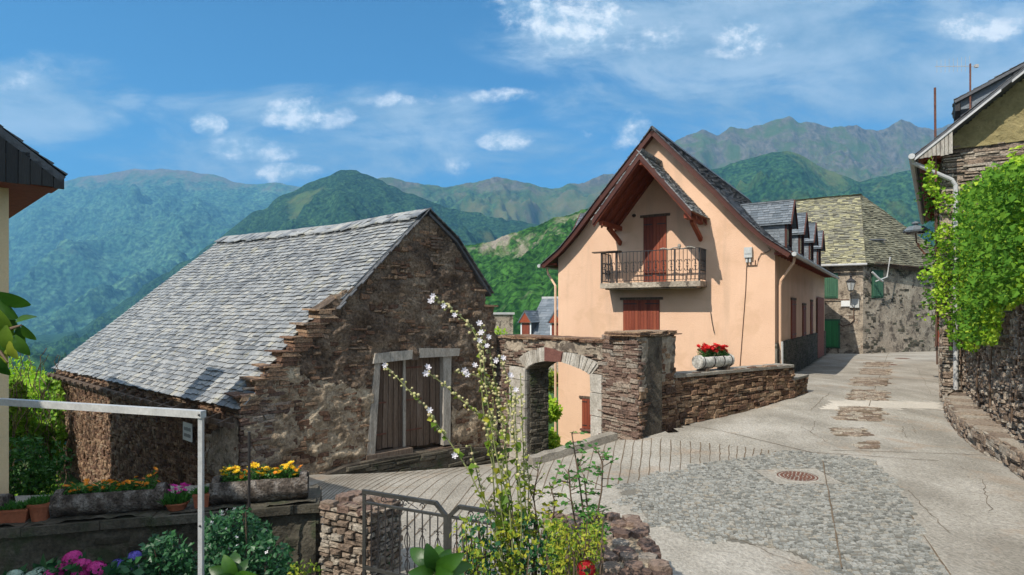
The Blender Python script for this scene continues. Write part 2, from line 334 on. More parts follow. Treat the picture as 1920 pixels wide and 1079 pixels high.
m_white = Mt('white_paint', [(.62,.64,.64),(.74,.75,.75)], scale=4, w=.2, bscale=40, bump=.001, rough=.4, spec=.5, fine=.12)
m_jamb = Mt('whitewashed_stone', [(.24,.21,.175),(.42,.39,.34),(.58,.55,.5)], scale=4, w=.4, bscale=26, bump=.015, fine=.4)
m_brick = Mt('red_brick', [(.13,.055,.045),(.22,.1,.08)], scale=8, w=.4, bscale=30, bump=.01, fine=.4)
m_glass = Mt('window_glass', [(.02,.025,.03),(.03,.035,.04)], w=0, bump=0, rough=.08, spec=.8, fine=0)
m_pvc = Mt('grey_plastic', [(.42,.43,.42),(.52,.53,.52)], scale=5, w=.2, bscale=40, bump=.001, fine=.2, rough=.5)
m_cable = Mt('dark_cable', [(.09,.05,.035)], w=0, bump=0, fine=0)
m_darkboard = Mt('dark_boards', [(.012,.012,.013),(.035,.032,.03)], scale=3, w=.6, bscale=20, bump=.004, fine=.4, stretch=(6,6,.6), rough=.55)

# ------------------------------------------------------------------ street surface (thin-plate spline through measured heights)
CP = [(1400,1079,5.85),(1900,1079,5.75),(1495,895,9.1),(1195,822,11.7),(1262,800,12.6),(1490,746,15.0),(1465,712,18.95),(1618,663,33.5),(1745,662,32.5),(1560,668,30),
      (1795,765,14.9),(1920,905,8.6),(700,925,10.3),(580,888,12.5),(850,866,15.6),(985,862,15.5),(1000,866,14.6),(1100,905,9.3),(780,1040,6.75),(930,1010,7.9),(1180,945,7.9),
      (1700,700,22),(1300,860,10.4),(1640,800,12.6),(700,885,13.4)]
_c = np.array([list(P(*q)) for q in CP])
def _k(r2): return np.where(r2 > 1e-9, .5*r2*np.log(r2+1e-12), 0)
_n = len(_c); _A = np.zeros((_n+3, _n+3)); _d2 = ((_c[:,None,:2]-_c[None,:,:2])**2).sum(-1)
_A[:_n,:_n] = _k(_d2)+np.eye(_n)*.6; _A[:_n,_n] = 1; _A[:_n,_n+1:] = _c[:,:2]; _A[_n,:_n] = 1; _A[_n+1:,:_n] = _c[:,:2].T
_w = np.linalg.solve(_A, np.concatenate([_c[:,2], [0,0,0]]))
def G(x, y):
    k = _k((_c[:,0]-x)**2+(_c[:,1]-y)**2); return float(k@_w[:_n]+_w[_n]+_w[_n+1]*x+_w[_n+2]*y)
def GP(px, py, dz=0):
    """where the view ray through a photo pixel meets the street"""
    d = np.array([(px-HX)/F, 1, (HY-py)/F]); a, b = 4.5, 60.
    Y = a
    while Y < b:
        if G(d[0]*Y, Y)+dz > d[2]*Y: break
        Y += .25
    lo, hi = Y-.25, Y
    for _ in range(14):
        mY = (lo+hi)/2
        if G(d[0]*mY, mY)+dz > d[2]*mY: hi = mY
        else: lo = mY
    return Vector((d[0]*hi, hi, G(d[0]*hi, hi)+dz))
def inpoly(x, y, poly):
    c = False; n = len(poly); j = n-1
    for i in range(n):
        xi, yi = poly[i]; xj, yj = poly[j]
        if (yi > y) != (yj > y) and x < (xj-xi)*(y-yi)/(yj-yi)+xi: c = not c
        j = i
    return c
def sheet(mb, poly, dz, st=.2, rfn=None):
    """grid draped on the street inside a world-space polygon"""
    xs = [p[0] for p in poly]; ys = [p[1] for p in poly]
    x0, x1, y0, y1 = min(xs), max(xs), min(ys), max(ys)
    nx = int((x1-x0)/st)+1; ny = int((y1-y0)/st)+1; idx = {}; vs = []; fs = []
    def vid(i, j):
        if (i, j) not in idx:
            x = x0+i*st; y = y0+j*st; idx[(i, j)] = len(vs); vs.append((x, y, G(x, y)+dz))
        return idx[(i, j)]
    for i in range(nx):
        for j in range(ny):
            if inpoly(x0+(i+.5)*st, y0+(j+.5)*st, poly): fs.append((vid(i,j), vid(i+1,j), vid(i+1,j+1), vid(i,j+1)))
    mb.add(vs, fs, .5)
ROADP = [(-9,10.2),(-5.6,11.2),(-4.6,12.4),(-.2,17.1),(.3,16.3),(.75,15.2),(2.55,12.3),(3.2,12.0),(4.6,14.0),(7.4,15.9),(8.5,19.1),(16.6,31.7),(18,34.5),(25,34),(24,29),(12.1,16.6),(11.3,14.9),(9.4,11),(7.9,8.8),(7.2,3.5),(7,2.5),(1.0,2.5),(.9,4.9),(-.3,5.9),(-1.6,6.0),(-2.2,6.5),(-3,6.3),(-9,4.9)]
mb = MB(); sheet(mb, ROADP, 0, .22); tag(mb.build('road', m_concrete, smooth=True), kind='structure')
# cobbled apron: individual setts
def gpoly(pts): return [tuple(GP(x, y)[:2]) for x, y in pts]
COB = gpoly([(1140,925),(1330,868),(1470,846),(1640,864),(1685,915),(1720,975),(1755,1040),(1782,1100),(1600,1100),(1470,1040),(1290,1012),(1200,985)])
mh = GP(1495,895)
COBI = [(sum(p[0] for p in COB)/len(COB)*.07+p[0]*.93, sum(p[1] for p in COB)/len(COB)*.07+p[1]*.93) for p in COB]
mb = MB(); sheet(mb, COBI, .004, .04); tag(mb.build('cobble_bedding', m_grout, smooth=True), kind='structure')
mb = MB()
cx0 = min(p[0] for p in COB); cx1 = max(p[0] for p in COB); cy0 = min(p[1] for p in COB); cy1 = max(p[1] for p in COB)
y = cy0
while y < cy1:
    h = U(.04,.054); x = cx0+U(-.1,0)
    while x < cx1:
        ww = U(.042,.09)
        xc = x+ww/2; yc = y+h/2
        xc2 = xc+.05*math.sin(yc*2); yc2 = yc+.06*math.sin(xc*1.3)
        if inpoly(xc2+fb(xc*1.5,yc*1.5)*(.5 if xc < 3 else .12), yc2+fb(xc*1.5+9,yc*1.5)*(.4 if xc < 3 else .1), COB) and not (abs(xc2-mh.x) < .5 and abs(yc2-mh.y) < .42) and R() > .04:
            g_ = .007; hz = U(.004,.022); zc = G(xc2, yc2); a = ww/2-g_*.8; b = h/2-g_*.6
            q = [(-a,-b),(a,-b),(a,b),(-a,b)]; q = [(u+U(-.006,.006), v+U(-.006,.006)) for u, v in q]
            bt = [(xc2+u, yc2+v, zc) for u, v in q]; tp = [(xc2+u*.82, yc2+v*.8, zc+hz+.004) for u, v in q]
            mb.add(bt+tp, [(4,5,6,7),(0,1,5,4),(1,2,6,5),(2,3,7,6),(3,0,4,7)])
        x += ww
    y += h
tag(mb.build('cobblestones', m_cob), 'grey cobbled paving around the rusty manhole cover', 'cobblestones', kind='stuff')
# slab insets up the middle of the street
mb = MB(); mj = MB()
for quad in [[(1568,818),(1553,803),(1620,803),(1630,818)],[(1612,842),(1608,830),(1642,828),(1646,842)],[(1565,787),(1577,763),(1655,765),(1650,791)],[(1590,750),(1597,731),(1661,733),(1658,752)],[(1600,724),(1604,708),(1665,710),(1663,725)],[(1612,703),(1616,692),(1668,693),(1666,704)],[(1622,688),(1626,679),(1668,680),(1667,688)]]:
    pl = gpoly(quad); sheet(mj, pl, .005, .06)
    bx = [p[0] for p in pl]; by = [p[1] for p in pl]; yy = min(by)
    while yy < max(by):
        hh = U(.07,.13); xx = min(bx)
        while xx < max(bx):
            ww = U(.15,.4)
            if inpoly(xx+ww/2, yy+hh/2, pl) and R() > .12:
                z = G(xx+ww/2, yy+hh/2); a, b, c_, d_ = xx+.012, xx+ww-.012, yy+.01, yy+hh-.012
                mb.add([(a,c_,z),(b,c_,z),(b,d_,z),(a,d_,z),(a+.01,c_+.01,z+.022),(b-.01,c_+.008,z+.022),(b-.012,d_-.01,z+.022),(a+.01,d_-.01,z+.022)], [(4,5,6,7),(0,1,5,4),(1,2,6,5),(2,3,7,6),(3,0,4,7)])
            xx += ww
        yy += hh
tag(mj.build('stone_inset_bedding', m_joint, smooth=True), kind='structure')
tag(mb.build('stone_insets', m_stone_pale), 'rough brown stone slabs set in bands up the middle of the street', 'stone paving', kind='stuff')
# joints scored in the ramp
mb = MB()
def strip(a, b, w_=.018, n=8, wob=.01, dz=.006):
    a = Vector(a); b = Vector(b); d = (b-a); d.z = 0; nrm = Vector((-d.y, d.x, 0)).normalized(); L = []
    for i in range(n+1):
        p = a+(b-a)*i/n+nrm*U(-wob,wob); ww = w_*U(.5,1.2)/2; l = p+nrm*ww; r = p-nrm*ww
        L += [(l.x, l.y, G(l.x,l.y)+dz), (r.x, r.y, G(r.x,r.y)+dz)]
    mb.add(L, [(2*i, 2*i+1, 2*i+3, 2*i+2) for i in range(n)])
top_ = [(600,905),(640,893),(690,884),(740,878),(800,875),(860,878),(920,880),(980,872),(1040,848),(1100,830),(1160,820),(1220,822),(1290,828),(1360,834),(1420,842),(1470,848),(1520,852)]
bot_ = [(560,925),(585,935),(600,945),(615,952),(650,962),(700,985),(800,1010),(900,985),(980,950),(1060,920),(1140,915),(1215,900),(1290,885),(1360,866),(1415,860),(1465,858),(1520,860)]
N_ = 62
for i in range(N_):
    u = i/(N_-1)*(len(top_)-1); k = min(int(u), len(top_)-2); f_ = u-k
    a = [top_[k][q]*(1-f_)+top_[k+1][q]*f_ for q in (0,1)]; b = [bot_[k][q]*(1-f_)+bot_[k+1][q]*f_ for q in (0,1)]
    strip(GP(*a), GP(*b), w_=.017)
for a, b in [((1060,838),(1540,853)),((1470,846),(1760,865)),((1640,866),(1782,1079)),((1543,868),(1578,1070)),((1630,762),(1668,660)),((1655,766),(1765,768)),((580,912),(900,872)),((1560,845),(1900,856))]:
    strip(GP(*a), GP(*b), w_=.017, n=24, wob=.006, dz=.03 if a[0] in (1543,) else .008)
for a, b in [((1500,800),(1560,835)),((1530,790),(1520,812)),((1690,800),(1700,822)),((1710,800),(1716,812)),((1795,875),(1812,882)),((1890,928),(1915,932)),((1700,920),(1780,1000)),((1300,850),(1380,838)),((1840,900),(1860,960)),((1350,1000),(1500,1060)),((1720,690),(1745,740)),((1560,735),(1520,770))]:
    strip(GP(*a), GP(*b), w_=.008, n=14, wob=.03, dz=.008)
tag(mb.build('ramp_joints', m_joint), kind='structure')
mb = MB(); pl = gpoly([(1540,768),(1660,768),(1765,768),(1765,755),(1660,752),(1560,752)]); sheet(mb, pl, .003, .15); tag(mb.build('pale_concrete_band', Mt('pale_concrete', [(.46,.42,.36),(.55,.5,.43)], scale=1, w=0, bscale=22, bump=.01, fine=.25), smooth=True), kind='structure')
mb = MB(); sheet(mb, [(mh.x-.49,mh.y-.41),(mh.x+.49,mh.y-.41),(mh.x+.49,mh.y+.41),(mh.x-.49,mh.y+.41)], .012, .08); tag(mb.build('manhole_pad', m_concrete), kind='structure')
# manhole covers
def manhole(px, py, rad, label):
    c = GP(px, py); e = empty('manhole_cover', c, 0, label, 'manhole cover', 'iron covers in the street')
    sx = (G(c.x+.3,c.y)-G(c.x-.3,c.y))/.6; sy = (G(c.x,c.y+.3)-G(c.x,c.y-.3))/.6
    def T(mbx): mbx.v = [(x+c.x, y+c.y, z+c.z+sx*x+sy*y) for x, y, z in mbx.v]; return mbx
    a = MB(); a.lathe((0,0,0), [(rad*.98,0),(rad*.98,.014),(rad*.93,.016),(rad*.9,.012),(rad*.1,.012)], 32, .3)
    for q in range(1, 5):
        rr = rad*q*.19
        for k in range(6*q):
            an = 2*math.pi*k/(6*q); a.box(rr*math.cos(an)-.018, rr*math.cos(an)+.018, rr*math.sin(an)-.018, rr*math.sin(an)+.018, .01, .02, .8)
    T(a).build('lid', m_rust, e)
    a = MB(); seg = 32; vs = []
    for rr, z in [(rad,.004),(rad,.018),(rad*1.13,.018),(rad*1.16,.004)]:
        for k in range(seg): vs.append((rr*math.cos(2*math.pi*k/seg), rr*math.sin(2*math.pi*k/seg), z))
    a.add(vs, [(i*seg+k, i*seg+(k+1)%seg, (i+1)*seg+(k+1)%seg, (i+1)*seg+k) for i in range(3) for k in range(seg)], .5)
    T(a).build('rim', m_concrete if rad > .25 else m_rust, e)
manhole(1495, 895, .29, 'large round rusty manhole cover in the cobbled paving')
manhole(1692, 673, .3, 'farthest rusty manhole cover, by the old barn at the top of the street')
manhole(1670, 685, .26, 'small flat iron cover beside the stone insets far up the street')

# ------------------------------------------------------------------ masonry and slate generators
def stones(mb, fn, a0, a1, b0, b1, pred=None, rh=(.05,.13), rw=(.14,.42), dep=(.01,.05), gap=.008, back=.06, lo=0, hi=1, curve=0):
    """courses of rough stones on a face; fn(a, b, d): along, up, out -> point"""
    b = b0
    while b < b1:
        h = U(*rh); a = a0+U(-.2,0)
        while a < a1:
            w_ = U(*rw)*(1 if h < (rh[0]+rh[1])/2 else .8)
            hs = [h] if R() > .22 or h < .07 else [h*.5, h*.5]
            yy = b
            for h_ in hs:
                wfull = w_; ac = max(a, a0); w_ = min(a+wfull, a1)-ac; ca, cb = ac+w_/2, yy+h_/2
                if w_ < .04: w_ = wfull; yy += h_; continue
                if (pred is None or pred(ca, cb)):
                    d = U(*dep); g_ = gap; jj = min(.03, h_*.22)
                    wv = curve*fb(ca*.8, cb*.8, 5)
                    def pt(u, v, dd): return fn(u, v+wv, dd)
                    q = [(ac+g_, yy+g_*.6), (ac+w_-g_, yy+g_*.6), (ac+w_-g_, yy+h_-g_*.6), (ac+g_, yy+h_-g_*.6)]
                    q = [(u+U(-jj,jj), v+U(-jj,jj)) for u, v in q]
                    mu = sum(u for u, v in q)/4; mv = sum(v for u, v in q)/4
                    vs = [pt(u, v, -back) for u, v in q]+[pt(u, v, d*.55) for u, v in q]+[pt(mu+(u-mu)*.86, mv+(v-mv)*.72, d+U(-.006,.006)) for u, v in q]
                    mb.add(vs, [(8,9,10,11)]+[(i, (i+1)%4, 4+(i+1)%4, 4+i) for i in range(4)]+[(4+i, 4+(i+1)%4, 8+(i+1)%4, 8+i) for i in range(4)], U(lo,hi))
                w_ = wfull; yy += h_
            a += w_
        b += h
def slates(mb, fn, L, H, w_=.22, h_=.16, pred=None, th=.014, jit=.012, lo=0, hi=1, droop=0):
    """lapped slates: fn(u, v, d) along eave, up slope, out"""
    rows = int(H/h_)+1
    for j in range(rows):
        v = j*h_; u = -U(0, w_)
        while u < L:
            ww = w_*U(.7,1.35)
            uc = u+ww/2
            if (pred is None or pred(uc, v+h_/2)):
                u0 = max(u+.005, 0 if not droop else -droop); u1 = min(u+ww-.005, L+droop); v0 = v+U(-jit,jit); v1 = v+h_*1.5; t0 = th*U(.9,2.0)+.012; sk = U(-jit,jit)*.5
                if u1-u0 > .03:
                    ch = U(0,.03)
                    top = [fn(u0, v0+sk, t0+U(0,.004)), fn(u1, v0-sk, t0+U(0,.004)), fn(u1, v1, .006), fn(u0, v1, .006)]
                    bot = [fn(u0, v0+sk+.035, -.004), fn(u1, v0-sk+.035, -.004)]
                    mb.add(top+bot, [(0,1,2,3),(4,5,1,0),(5,2,1),(4,0,3)], U(lo,hi))
            u += ww
def planef(O, Uv, Vv):
    O = Vector(O); Uv = Vector(Uv).normalized(); Vv = Vector(Vv).normalized(); N = Uv.cross(Vv).normalized()
    if N.z < 0: N = -N
    return lambda u, v, d: O+Uv*u+Vv*v+N*d
def wallf(o, d, z0=0, nsign=1):
    """vertical face through o along d; out = to the viewer's side"""
    o = Vector((o[0], o[1], 0)); d = Vector((d[0], d[1], 0)).normalized(); n = Vector((d.y, -d.x, 0))*nsign
    return lambda a, b, e: o+d*a+n*e+Vector((0,0,b+z0))
# ------------------------------------------------------------------ the old slate-roofed barn
GD = Vector((.749,.663,0)); BD = Vector((-.755,.656,0)); BO = Vector((-5.14,11.5,0))
def bp(px, py): return onplane(px, py, BO, GD)
barn = empty('stone_barn', (BO.x, BO.y, -3.4), 0, 'old stone barn with a sloping grey slate roof and a weathered double door', 'barn')
bf = wallf(BO, GD)
outl = [(455,930),(455,742),(480,738),(480,712),(506,709),(506,687),(530,684),(530,660),(553,657),(553,633),(576,630),(576,607),(600,604),(600,580),(617,570),(650,545),(685,519),(740,455),(792,408),(800,404),(822,424),(850,458),(880,503),(900,533),(908,546),(908,572),(925,574),(930,640),(930,930),(846,930),(846,665),(702,672),(690,930)]
bpoly = [bp(*q) for q in outl]
mb = MB(); mb.prism(bpoly, bf, -.55, -.03, .4); mb.build('gable_wall', m_gable, barn)
doorT = [bp(702,672), bp(846,665), bp(846,835), bp(690,848)]
def grid_render(mb, fn, x0, x1, z0, z1, pred, st=.05, lo=-.02, amp=.05, seed=0, sc_=2.2):
    nx = int((x1-x0)/st); nz = int((z1-z0)/st); idx = {}; vs = []; fs = []
    def vid(i, j):
        if (i, j) not in idx:
            a = x0+i*st; b = z0+j*st
            d = lo+amp*(fb(a*sc_, b*sc_*1.3, seed, 5)+.3)+.03*fb(a*8, b*10, seed, 4)
            idx[(i, j)] = len(vs); vs.append(fn(a, b, d))
        return idx[(i, j)]
    for i in range(nx):
        for j in range(nz):
            if pred(x0+(i+.5)*st, z0+(j+.5)*st): fs.append((vid(i,j), vid(i+1,j), vid(i+1,j+1), vid(i,j+1)))
    mb.add(vs, fs, .5)
def inb(a, b): return inpoly(a, b, bpoly)
def low(a, b): return b < -1.25-.28*(a-1.0)+.35*fb(a*1.3, b*1.3, 3, 4)+(.7 if a < 1.1 else 0)
mb = MB(); grid_render(mb, bf, -.1, 7.6, -3.9, 2.6, lambda a, b: inb(a, b) and not low(a, b), st=.035, amp=.09, lo=.008, seed=1)
mb.build('dark_render', m_gable, barn, smooth=True)
mb = MB(); grid_render(mb, bf, -.1, 7.6, -4.2, 2.6, lambda a, b: inb(a, b) and low(a, b), st=.035, amp=.075, lo=.012, seed=1)
mb.build('lime_pointing', m_mortar_pale, barn, smooth=True)
mb = MB(); stones(mb, bf, 0, 7.2, -3.9, 2.5, lambda a, b: inb(a, b) and inb(a+.1, b) and inb(a-.1, b) and inb(a, b+.08) and R() < (.92 if low(a, b) else .6), rh=(.05,.13), rw=(.1,.36), dep=(-.005,.06), curve=.12)
mb.build('wall_stone', m_stone, barn)
mb = MB()   # long quoins up the stepped edge
stones(mb, bf, -.06, 1.15, -3.9, -.1, lambda a, b: inb(a+.1, b) and (a < .6+.5*fb(b*3, 3)) , rh=(.045,.11), rw=(.2,.5), dep=(.03,.08), gap=.006)
mb.build('quoin', m_stone_red, barn)
mb = MB()   # slabs capping each step
for k, (x_, y_) in enumerate([(455,742),(480,712),(506,687),(530,660),(553,633),(576,607),(600,580)]):
    a, z = bp(x_, y_); lw = U(.42,.55)
    for q, (dz, ov) in enumerate([(0,.09)]):
        zz = z+dz-.02; a0 = a-ov-U(0,.06); a1 = a0+lw; dd = U(.05,.14)
        p = [bf(a0, zz+U(-.02,.02), dd), bf(a1, zz+U(-.01,.01), dd*.7), bf(a1, zz, -.6), bf(a0, zz, -.62)]
        mb.hexa([Vector(v) for v in p]+[v+Vector((U(-.02,.02),U(-.02,.02),U(.025,.04))) for v in p])
    # rounded rubble under each cap
    for q in range(3):
        zz = z-.1-q*.09; mb.hexa([bf(a-.05+U(-.03,.02), zz, .09), bf(a+U(.2,.4), zz, .07), bf(a+.3, zz, -.5), bf(a-.04, zz, -.5), bf(a-.03, zz+.075, .08), bf(a+U(.2,.36), zz+.08, .06), bf(a+.3, zz+.08, -.5), bf(a-.03, zz+.08, -.5)])
for x_, y_ in [(902,545),(918,574)]:
    a, z = bp(x_, y_); p = [bf(a-.25, z-.02, .07), bf(a+.22, z-.03, .09), bf(a+.25, z, -.6), bf(a-.2, z, -.6)]
    mb.hexa(p+[v+Vector((0,0,.05)) for v in p])
mb.split('step_slab', m_stone, barn)
# plinth at the foot of the gable
pl_ = [bp(*q) for q in [(560,940),(560,905),(640,872),(700,858),(760,849),(850,838),(932,838),(932,940)]]
mb = MB(); mb.prism(pl_, bf, -.3, .22, .4); mb.build('plinth_core', m_mortar, barn)
mb = MB(); stones(mb, lambda a, b, d: bf(a, b, d+.22), 1, 7.2, -4.6, -2.8, lambda a, b: inpoly(a, b+.04, pl_), rh=(.06,.12), rw=(.3,.8), dep=(.0,.06)); 
for k in range(14):
    a = 1.6+k*.38; zt = min((q for q in [-3.0]), default=-3); 
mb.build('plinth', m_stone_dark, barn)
# small blocked hatch high in the gable
mb = MB()
for k in range(4):
    a, z = bp(806, 448+k*6); a2, _ = bp(828, 448+k*6); mb.add([bf(a,z,.06), bf(a2,z,.06), bf(a2,z+.045,.06), bf(a,z+.045,.06), bf(a,z,.03), bf(a2,z,.03)], [(0,1,2,3),(4,5,1,0)])
mb.build('hatch_board', m_oldwood, barn)
# double door
dr = MB(); a0, zt = bp(702,672); a1, zt1 = bp(846,665); zb0 = bp(690,850)[1]; zb1 = bp(846,832)[1]
mb = MB(); mb.add([bf(a0-.1,-4,-.3), bf(a1+.1,-4,-.3), bf(a1+.1,zt1+.1,-.3), bf(a0-.1,zt+.1,-.3)], [(0,1,2,3)]); mb.build('dark_interior', m_joint, barn)
def board(mb, fn, l0, r0, l1, r1, zb, zt, d, th=.03):
    mb.hexa([fn(l0,zb,d), fn(r0,zb,d), fn(r0,zb,d-th), fn(l0,zb,d-th), fn(l1,zt,d), fn(r1,zt,d), fn(r1,zt,d-th), fn(l1,zt,d-th)])
fa0, fb0 = bp(706,848)[0], bp(708,674)[0]; mid0, mid1 = bp(762,842)[0], bp(762,670)[0]; fa1, fb1 = bp(834,834)[0], bp(834,668)[0]
for nm, (l0, l1, r0, r1) in {'a': (fa0-.08, fb0-.02, mid0, mid1), 'b': (mid0, mid1, fa1, fb1)}.items():
    mb = MB(); n = 6
    for k in range(n):
        u0, u1 = k/n, (k+1)/n; g_ = .008
        zb = zb0+(zb1-zb0)*((l0+(r0-l0)*u0-fa0)/(fa1-fa0))+U(0,.05)
        board(mb, bf, l0+(r0-l0)*u0+g_, l0+(r0-l0)*u1-g_, l1+(r1-l1)*u0+g_, l1+(r1-l1)*u1-g_, zb, zt-.02, -.12+U(-.012,.012))
    door = mb.build('door', m_oldwood, barn)
    hb_ = MB()
    for q in (.16,.5,.86): hb_.box(0,0,0,0,0,0) if False else board(hb_, bf, l0+.06, l0+(r0-l0)*.45, l0+.06, l0+(r0-l0)*.45, zb0+(zt-zb0)*q, zb0+(zt-zb0)*q+.035, -.095, .012)
    hb_.build('strap_hinge', m_rust, door)
mb = MB(); board(mb, bf, mid0-.03, mid0+.035, mid1-.03, mid1+.035, zb0-.02, zt-.02, -.08, .04); mb.build('closing_strip', m_greywood, barn)
mb = MB(); board(mb, bf, bp(686,848)[0], bp(701,848)[0], bp(701,672)[0], bp(712,672)[0], zb0-.03, zt, .06, .16); mb.build('door_post', m_greywood, barn)
mb = MB(); board(mb, bf, bp(829,832)[0], bp(842,832)[0], bp(829,668)[0], bp(844,668)[0], zb1, zt1-.03, .06, .16); mb.build('door_post', m_greywood, barn)
mb = MB(); l = bp(700,680); r = bp(762,672); r2 = bp(858,657); l2 = bp(770,664)
mb.hexa([bf(l[0]-.05,l[1]-.02,.1), bf(l2[0]-.02,l[1]+.03,.1), bf(l2[0]-.02,l[1]+.03,-.3), bf(l[0]-.05,l[1]-.02,-.3), bf(l[0],l[1]+.2,.1), bf(l2[0],l[1]+.24,.1), bf(l2[0],l[1]+.24,-.3), bf(l[0],l[1]+.2,-.3)])
mb.hexa([bf(l2[0]+.17,l[1]+.05,.12), bf(r2[0]-.04,r2[1]-.13,.12), bf(r2[0]-.04,r2[1]-.13,-.3), bf(l2[0]+.17,l[1]+.05,-.3), bf(l2[0]+.17,l[1]+.27,.12), bf(r2[0],r2[1]+.05,.12), bf(r2[0],r2[1]+.05,-.3), bf(l2[0]+.17,l[1]+.27,-.3)])
mb.split('lintel', m_greywood, barn)
mb = MB(); mb.hexa([bf(l2[0]-.01,l[1]-.0,.08), bf(l2[0]+.16,l[1]-.0,.08), bf(l2[0]+.16,l[1],-.3), bf(l2[0]-.01,l[1],-.3), bf(l2[0]-.01,l[1]+.26,.08), bf(l2[0]+.16,l[1]+.27,.08), bf(l2[0]+.16,l[1]+.27,-.3), bf(l2[0]-.01,l[1]+.26,-.3)]); mb.build('lintel_joint', m_oldwood, barn)
mb = MB(); board(mb, bf, bp(684,850)[0], bp(770,850)[0], bp(684,850)[0], bp(770,850)[0], zb0-.16, zb0-.03, .1, .4); board(mb, bf, bp(772,845)[0], bp(856,838)[0], bp(772,845)[0], bp(856,838)[0], zb1-.2, zb1-.05, .12, .4); mb.split('threshold', m_oldwood, barn)
# side wall under the eave
sf = wallf(BO, BD, 0, -1)
SL = 13.7
mb = MB(); mb.prism([(0,-6),(SL,-6),(SL,-1.98),(0,-1.95)], sf, -.5, -.02, .4); mb.build('side_wall', m_mortar, barn)
mb = MB(); stones(mb, sf, 0, SL, -5.2, -1.95, None, rh=(.05,.12), rw=(.1,.3), dep=(.0,.06)); mb.build('side_wall_stone', m_stone, barn)
# dry creeper stems all over the side wall
mb = MB()
for k in range(520):
    a = U(.9, SL); z = U(-4.6,-2.1); pts = []; d = U(.05,.1); an = U(-.5,.5)
    for q in range(5):
        pts.append(sf(a, z, d+U(0,.04))); a += math.sin(an)*.12; z += math.cos(an)*.12; an += U(-.7,.7)
        if z > -1.98: break
    if len(pts) > 1: mb.tube(pts, U(.003,.006), 4, cap=False)
mb.build('creeper_stem', Mt('dry_stem', [(.08,.05,.035),(.22,.15,.1)], scale=3, w=.7, bump=0, fine=0), barn)
mb = MB(); grid_render(mb, sf, .02, 1.5, -3.3, -2.0, lambda a, b: b < -2.25-.35*abs(a-.6)+.1*fb(a*4,b*4) or a < .35, st=.05, lo=.06, amp=.04, seed=5); mb.build('patch_render', m_render_old, barn, smooth=True)
mb = MB(); q_ = BO+BD*.5; 
# roof
E1 = P(449,771,11.38); E2 = P(98,691,20.6); A1 = P(797,396,14.2); A2 = P(420,446,21.3)
LR = (E2-E1).length; HR = (A1-E1).length
def broof(u, v, d):
    a, b = u/LR, v/HR
    p = (E1*(1-a)+E2*a)*(1-b)+(A1*(1-a)+A2*a)*b
    n = Vector((-.49,-.565,.66))
    return p+n*(d-.10*math.sin(math.pi*min(max(a,0),1))*b+.05*fb(u*.35, v*.35, 3, 3))
mb = MB(); N = 16; vs = []; 
for i in range(N+1):
    for j in range(N+1): vs.append(broof(LR*i/N, HR*j/N, -.03))
for i in range(N+1):
    for j in range(N+1): vs.append(broof(LR*i/N, HR*j/N, -.12))
W = N+1; fs = [(i*W+j, i*W+j+1, (i+1)*W+j+1, (i+1)*W+j) for i in range(N) for j in range(N)]; o_ = W*W
fs += [(o_+a, o_+b, o_+c, o_+d) for a, b, c, d in [q[::-1] for q in fs]]
for i in range(N): fs += [(i*W, (i+1)*W, o_+(i+1)*W, o_+i*W), (i*W+N, (i+1)*W+N, o_+(i+1)*W+N, o_+i*W+N), (i, i+1, o_+i+1, o_+i), (N*W+i, N*W+i+1, o_+N*W+i+1, o_+N*W+i)]
mb.add(vs, fs, .5); mb.build('roof_deck', m_oldwood, barn)
mb = MB(); slates(mb, broof, LR, HR*1.0, .21, .13, lambda u, v: u > (-.1 if v > HR*.5 else .42 if v > .35 else 0), th=.02, jit=.018)
# ridge slabs
for k in range(42):
    u = LR*k/42; p0 = broof(u-.12, HR-.05+U(-.04,.04), .05+U(0,.03)); p1 = broof(u+.42, HR-.05+U(-.04,.04), .04+U(0,.04)); s = Vector((-.4,-.45,-.48))*.36; n = Vector((.3,.34,.1))*.25
    mb.add([p0+s, p1+s, p1+n, p0+n, p0+s-Vector((0,0,.03)), p1+s-Vector((0,0,.03))], [(0,1,2,3),(4,5,1,0),(4,0,3),(5,2,1)])
barnroof = mb.build('roof', m_slate, barn)
# far slope
g1 = Vector(bf(*bp(800,400), .12)); g2 = Vector(bf(*bp(852,452), .12)); g3 = Vector(bf(*bp(884,502), .12)); g4 = Vector(bf(*bp(916,552), .12))
mb = MB(); L = 10.5
for a, b in [(g1,g2),(g2,g3),(g3,g4)]:
    for k in range(30):
        pass
    q = [a, b, b+BD*L, a+BD*L]; up = Vector((0,0,.05)); mb.hexa([v-up*1.2 for v in q]+[v+up*.4 for v in q], .3)
for a, b in [(g1,g2),(g2,g3),(g3,g4)]:
    n = max(2, int((b-a).length/.16))
    for k in range(n):
        p = a+(b-a)*k/n; d = (b-a).normalized()
        w_ = U(.2,.4); mb.hexa([p-d*.03+BD*-.06+Vector((0,0,.05)), p+d*.22-BD*.06+Vector((0,0,.05)), p+d*.22+BD*w_+Vector((0,0,.05)), p-d*.03+BD*w_+Vector((0,0,.05)), p-d*.03-BD*.06+Vector((0,0,.085)), p+d*.22-BD*.06+Vector((0,0,.07)), p+d*.22+BD*w_+Vector((0,0,.07)), p-d*.03+BD*w_+Vector((0,0,.085))])
mb.build('rear_roof', m_slate_dark, barn)
